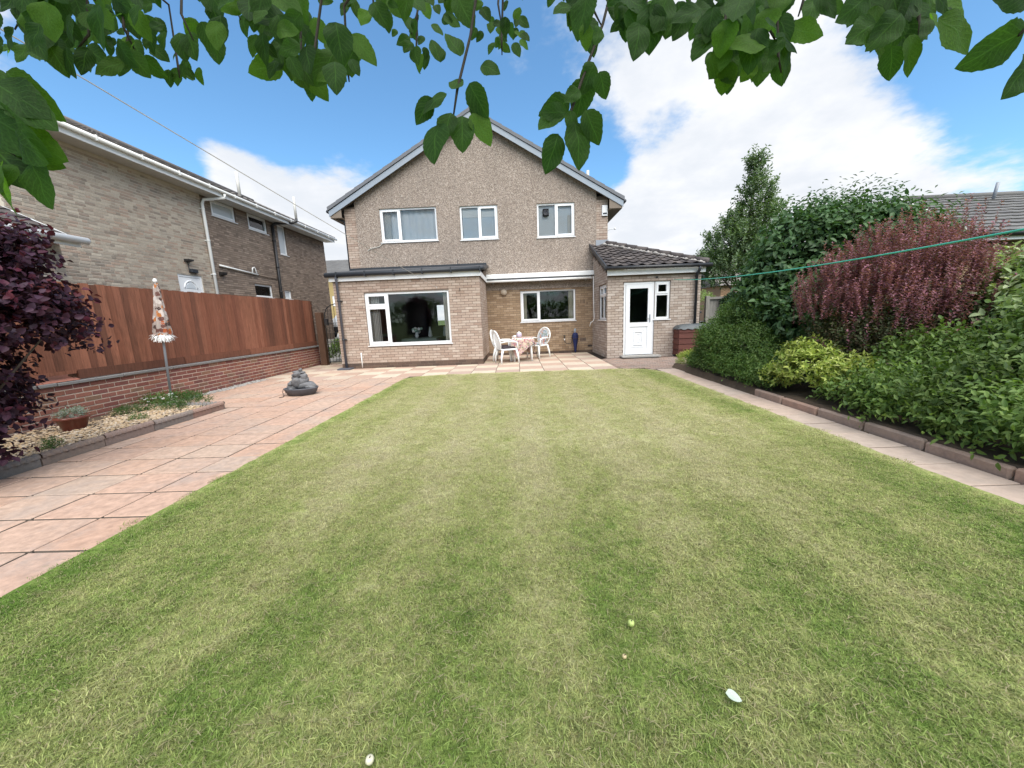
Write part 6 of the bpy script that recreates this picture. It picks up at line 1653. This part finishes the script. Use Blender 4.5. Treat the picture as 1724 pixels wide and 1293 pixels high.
def twig(pts, r=.0032):
    w = [at(*p) for p in pts]
    b = min(bpts, key=lambda c: (c-w[0]).length)
    q = MB(); mid = b.lerp(w[0], .5)+Vector((0,0,.02))
    q.tube([b, mid]+w, [.007,.005]+[r]*(len(w)-1)+[r*.5], 6); q.build('twig', M['twig'], apple)
    return w
# two hanging sprays in the middle
twig([(810,-60,.86),(792,60,.85),(770,150,.84),(762,205,.84)])
for px, py, an, s in [(775,95,150,.062),(742,105,160,.05),(752,158,60,.062),(790,140,-30,.07),(800,165,-20,.07),(728,165,45,.06),(760,190,20,.06),(738,210,8,.088),(778,195,0,.085),(795,190,-35,.085),(760,150,-150,.05),(810,110,-60,.05)]: hang(px, py, .84+ar.uniform(-.03,.03), an, s)
twig([(1040,-60,.88),(1015,40,.86),(985,120,.84),(960,190,.83),(952,230,.83)])
for px, py, an, s in [(1000,105,20,.07),(985,130,10,.08),(975,150,45,.05),(960,170,75,.085),(945,185,50,.075),(960,185,-10,.06),(985,185,-35,.085),(940,225,18,.082),(968,205,-12,.098),(1010,120,-15,.05),(955,190,95,.06)]: hang(px, py, .83+ar.uniform(-.03,.03), an, s)
# masses: (centre px, py, half-width, half-height, depth, count, leaf length)
masses = [(130,-10,160,62,.95,34,.082),(120,70,110,40,1.0,16,.08),(200,95,60,30,1.05,9,.075),(40,20,60,60,.9,14,.08),(60,70,70,40,.95,9,.075),(225,60,70,45,.95,9,.085),(320,40,60,55,1.0,9,.08),(300,120,40,22,1.15,6,.06),(400,10,60,45,.95,9,.085),
          (480,40,75,60,.90,20,.088),(540,95,65,50,.90,14,.09),(500,120,40,35,.92,7,.085),(580,125,25,25,.95,3,.055),(640,0,60,50,1.0,12,.075),(700,30,50,55,1.15,12,.06),(705,110,20,28,1.15,4,.05),
          (835,25,45,60,1.15,16,.055),(850,75,28,35,1.15,7,.05),(770,0,40,30,1.0,6,.075),(930,-20,40,30,1.0,5,.07),
          (1010,25,55,40,.88,9,.09),(1075,20,60,40,.88,12,.09),(1170,20,70,50,.90,16,.09),(1230,60,60,55,.88,16,.095),(1290,50,60,55,.90,14,.095),(1215,115,28,25,.9,4,.075),(1300,105,40,35,.88,6,.09),(1350,10,45,35,.9,6,.085),
          (1450,10,40,40,.80,7,.095),(1520,20,60,50,.80,13,.10),(1560,50,45,40,.80,7,.10),(1500,70,30,30,.80,4,.095),
          (900,-140,800,60,1.0,34,.085)]
for cx_, cy_, hw, hh_, dep, n_, ln in masses:
    w = twig([(cx_+ar.uniform(-.4,.4)*hw, cy_-hh_-90, dep+.02),(cx_+ar.uniform(-.3,.3)*hw, cy_-hh_*.3, dep),(cx_+ar.uniform(-.4,.4)*hw, cy_+hh_*.5, dep)]) if cy_ > -60 else None
    for i in range(int(n_*1.6)):
        a = ar.uniform(0,6.28); rr = ar.random()**.5
        px, py = cx_+hw*rr*math.cos(a), cy_+hh_*rr*math.sin(a)-18
        hang(px, py, dep+ar.uniform(-.12,.14), ar.gauss(0,38)-30*(px-cx_)/hw, ln*ar.choice((.42,.55,.62,.7,.78,.86,.95))*ar.uniform(.92,1.08))
# near leaves at the right and left edges
twig([(1790,-40,.55),(1740,30,.55),(1715,60,.55)])
for px, py, an, s in [(1728,48,58,.092),(1732,100,28,.06),(1740,0,95,.06),(1760,130,5,.06)]: hang(px, py, .55, an, s)
twig([(-60,190,.62),(-10,240,.60),(45,272,.60)])
for px, py, an, s in [(10,120,-40,.08),(-10,140,-60,.085),(15,160,-55,.085),(-15,190,-50,.10),(10,215,-60,.085),(30,232,-45,.07),(45,262,-75,.052),(55,272,-15,.078),(5,270,15,.075),(-20,240,-40,.08),(30,280,40,.062),(-25,110,-20,.08),(20,265,-30,.05)]: hang(px, py, .60+ar.uniform(-.03,.03), an, s)
# the 300 leaves that show largest are leaf objects, the others one mass of the same leaves
def shown(e):
    d = e[0]-CAM_P; dz = max(.1, d.dot(_F)); v = CYP+FPX*d.dot(_Y)/dz; u = CXP+FPX*d.dot(_X)/dz
    return (1 if 0 < u < 1724 and -20 < v else 0)*e[3]/dz*(1+v/400)
extra.sort(key=lambda e: -shown(e))
for e in extra[:300]: inst('leaf', lm[ar.randrange(8)], apple, basis(*e))
V, Fc, U = [], [], []
for e in extra[300:]:
    me_ = lm[ar.randrange(8)]; mt_ = basis(*e); o_ = len(V)
    V += [tuple(mt_ @ v.co) for v in me_.vertices]
    Fc += [tuple(i+o_ for i in p.vertices) for p in me_.polygons]
    U += [tuple(l.uv) for l in me_.uv_layers[0].data]
me_ = bpy.data.meshes.new('foliage'); me_.from_pydata(V, [], Fc); me_.materials.append(L['apple'])
uvl = me_.uv_layers.new(name='UVMap'); uvl.data.foreach_set('uv', [c for u in U for c in u]); me_.polygons.foreach_set('use_smooth', [True]*len(Fc))
fo_ = bpy.data.objects.new('foliage', me_); COL.objects.link(fo_); attach(fo_, apple); fo_['kind'] = 'stuff'
# the tree's own crown, over and behind the camera
P,A,N,T = shoots(70, [(.7,-1.3,3.5,2.3,1.5,.9),(-1.3,-1.2,3.2,1.3,1.2,.7),(2.4,-1.4,3.1,1.2,1.2,.7),(.6,-.6,3.3,1.6,.7,.55)], 520, (.3,.6), 9, up=.2, spread=1.0, inner=.3)
leaf_array(P, A, N, .08, .055, 71, mat=L['apple'], parent=apple, name='crown', rich=False)
# unseen hedge added behind the camera to darken what the house windows mirror
P,A,N,T = shoots(72, [(x,-7.5+.5*math.sin(x),1.4,1.3,.7,1.5+.3*math.sin(x*1.7)) for x in range(-9,10,2)], 3000, (.3,.6), 8, up=.5)
h_ = leaf_array(P, A, N, .14, .07, 73, mat=L['mid'], name='reflection_hedge')
# ------------------------------------------------------------------ grass: blades on the lawn
def grass_patch(seed, n=680, half=.14):
    r = np.random.default_rng(seed)
    P = np.stack([r.uniform(-half,half,n), r.uniform(-half,half,n), np.zeros(n)],1)
    a = r.uniform(0,6.28,n); h = r.uniform(.005,.016,n); lean = r.uniform(.2,1.5,n)*h; w = r.uniform(.0009,.0019,n)
    d = np.stack([np.cos(a),np.sin(a),np.zeros(n)],1); s = np.stack([-np.sin(a),np.cos(a),np.zeros(n)],1)
    up = np.array([0,0,1.0])
    v = np.stack([P-s*w[:,None], P+s*w[:,None], P+d*(lean*.4)[:,None]+up*(h*.6)[:,None]+s*(w*.8)[:,None], P+d*(lean*.4)[:,None]+up*(h*.6)[:,None]-s*(w*.8)[:,None], P+d*lean[:,None]+up*(h*.95)[:,None]],1)
    # a few clippings lying flat
    k = n//16
    L_ = r.uniform(.015,.045,k); pc = P[:k]+up*r.uniform(.010,.022,k)[:,None]
    v[:k] = np.stack([pc-s[:k]*.0011, pc+s[:k]*.0011, pc+d[:k]*(L_*.5)[:,None]+s[:k]*.0012+up*.003, pc+d[:k]*(L_*.5)[:,None]-s[:k]*.0012+up*.003, pc+d[:k]*L_[:,None]],1)
    q = np.array([[0,1,2,3],[3,2,4,4]])
    f = []
    for i in range(n): b = i*5; f.append((b,b+1,b+2,b+3)); f.append((b+3,b+2,b+4))
    me = bpy.data.meshes.new('grass_patch'); me.from_pydata(v.reshape(-1,3).tolist(), [], f); me.materials.append(M['blade'])
    return me
pc = bpy.data.collections.new('grass_patches')
for k in range(7):
    o = bpy.data.objects.new('grass_patch', grass_patch(k)); pc.objects.link(o)
gr = random.Random(77)
def inside(x, y):
    c = False; n = len(LAWN)
    for i in range(n):
        (x1,y1),(x2,y2) = LAWN[i], LAWN[i-1]
        if (y1 > y) != (y2 > y) and x < (x2-x1)*(y-y1)/(y2-y1)+x1: c = not c
    return c
pts = []
y = .35
while y < 8.95:
    st = .115 if y < 3.5 else .15
    x = -2.75
    while x < 3.25:
        p = (x+gr.uniform(-.06,.06), y+gr.uniform(-.06,.06))
        if abs(p[0]) < y*1.55+.5 and inside(*p) and inside(p[0]-.11,p[1]) and inside(p[0]+.11,p[1]) and inside(p[0],p[1]+.11): pts.append((p[0], p[1], .004))
        x += st
    y += st
me = bpy.data.meshes.new('grass'); me.from_pydata(pts, [], [])
go = bpy.data.objects.new('grass', me); COL.objects.link(go); go['kind'] = 'stuff'
tree = bpy.data.node_groups.new('grass on lawn', 'GeometryNodeTree')
tree.interface.new_socket('Geometry', in_out='INPUT', socket_type='NodeSocketGeometry'); tree.interface.new_socket('Geometry', in_out='OUTPUT', socket_type='NodeSocketGeometry')
gi = tree.nodes.new('NodeGroupInput'); gout = tree.nodes.new('NodeGroupOutput')
ip = tree.nodes.new('GeometryNodeInstanceOnPoints'); ci = tree.nodes.new('GeometryNodeCollectionInfo'); rv = tree.nodes.new('FunctionNodeRandomValue'); rs = tree.nodes.new('FunctionNodeRandomValue')
ci.inputs['Collection'].default_value = pc; ci.inputs['Separate Children'].default_value = True
rv.data_type = 'FLOAT_VECTOR'; rv.inputs[0].default_value = (0,0,0); rv.inputs[1].default_value = (.0,.0,6.283)
rs.data_type = 'FLOAT'; rs.inputs[2].default_value = .8; rs.inputs[3].default_value = 1.2
ip.inputs['Pick Instance'].default_value = True
tree.links.new(gi.outputs[0], ip.inputs['Points']); tree.links.new(ci.outputs[0], ip.inputs['Instance']); tree.links.new(rv.outputs[0], ip.inputs['Rotation']); tree.links.new(rs.outputs[1], ip.inputs['Scale']); tree.links.new(ip.outputs[0], gout.inputs[0])
md = go.modifiers.new('grass', 'NODES'); md.node_group = tree
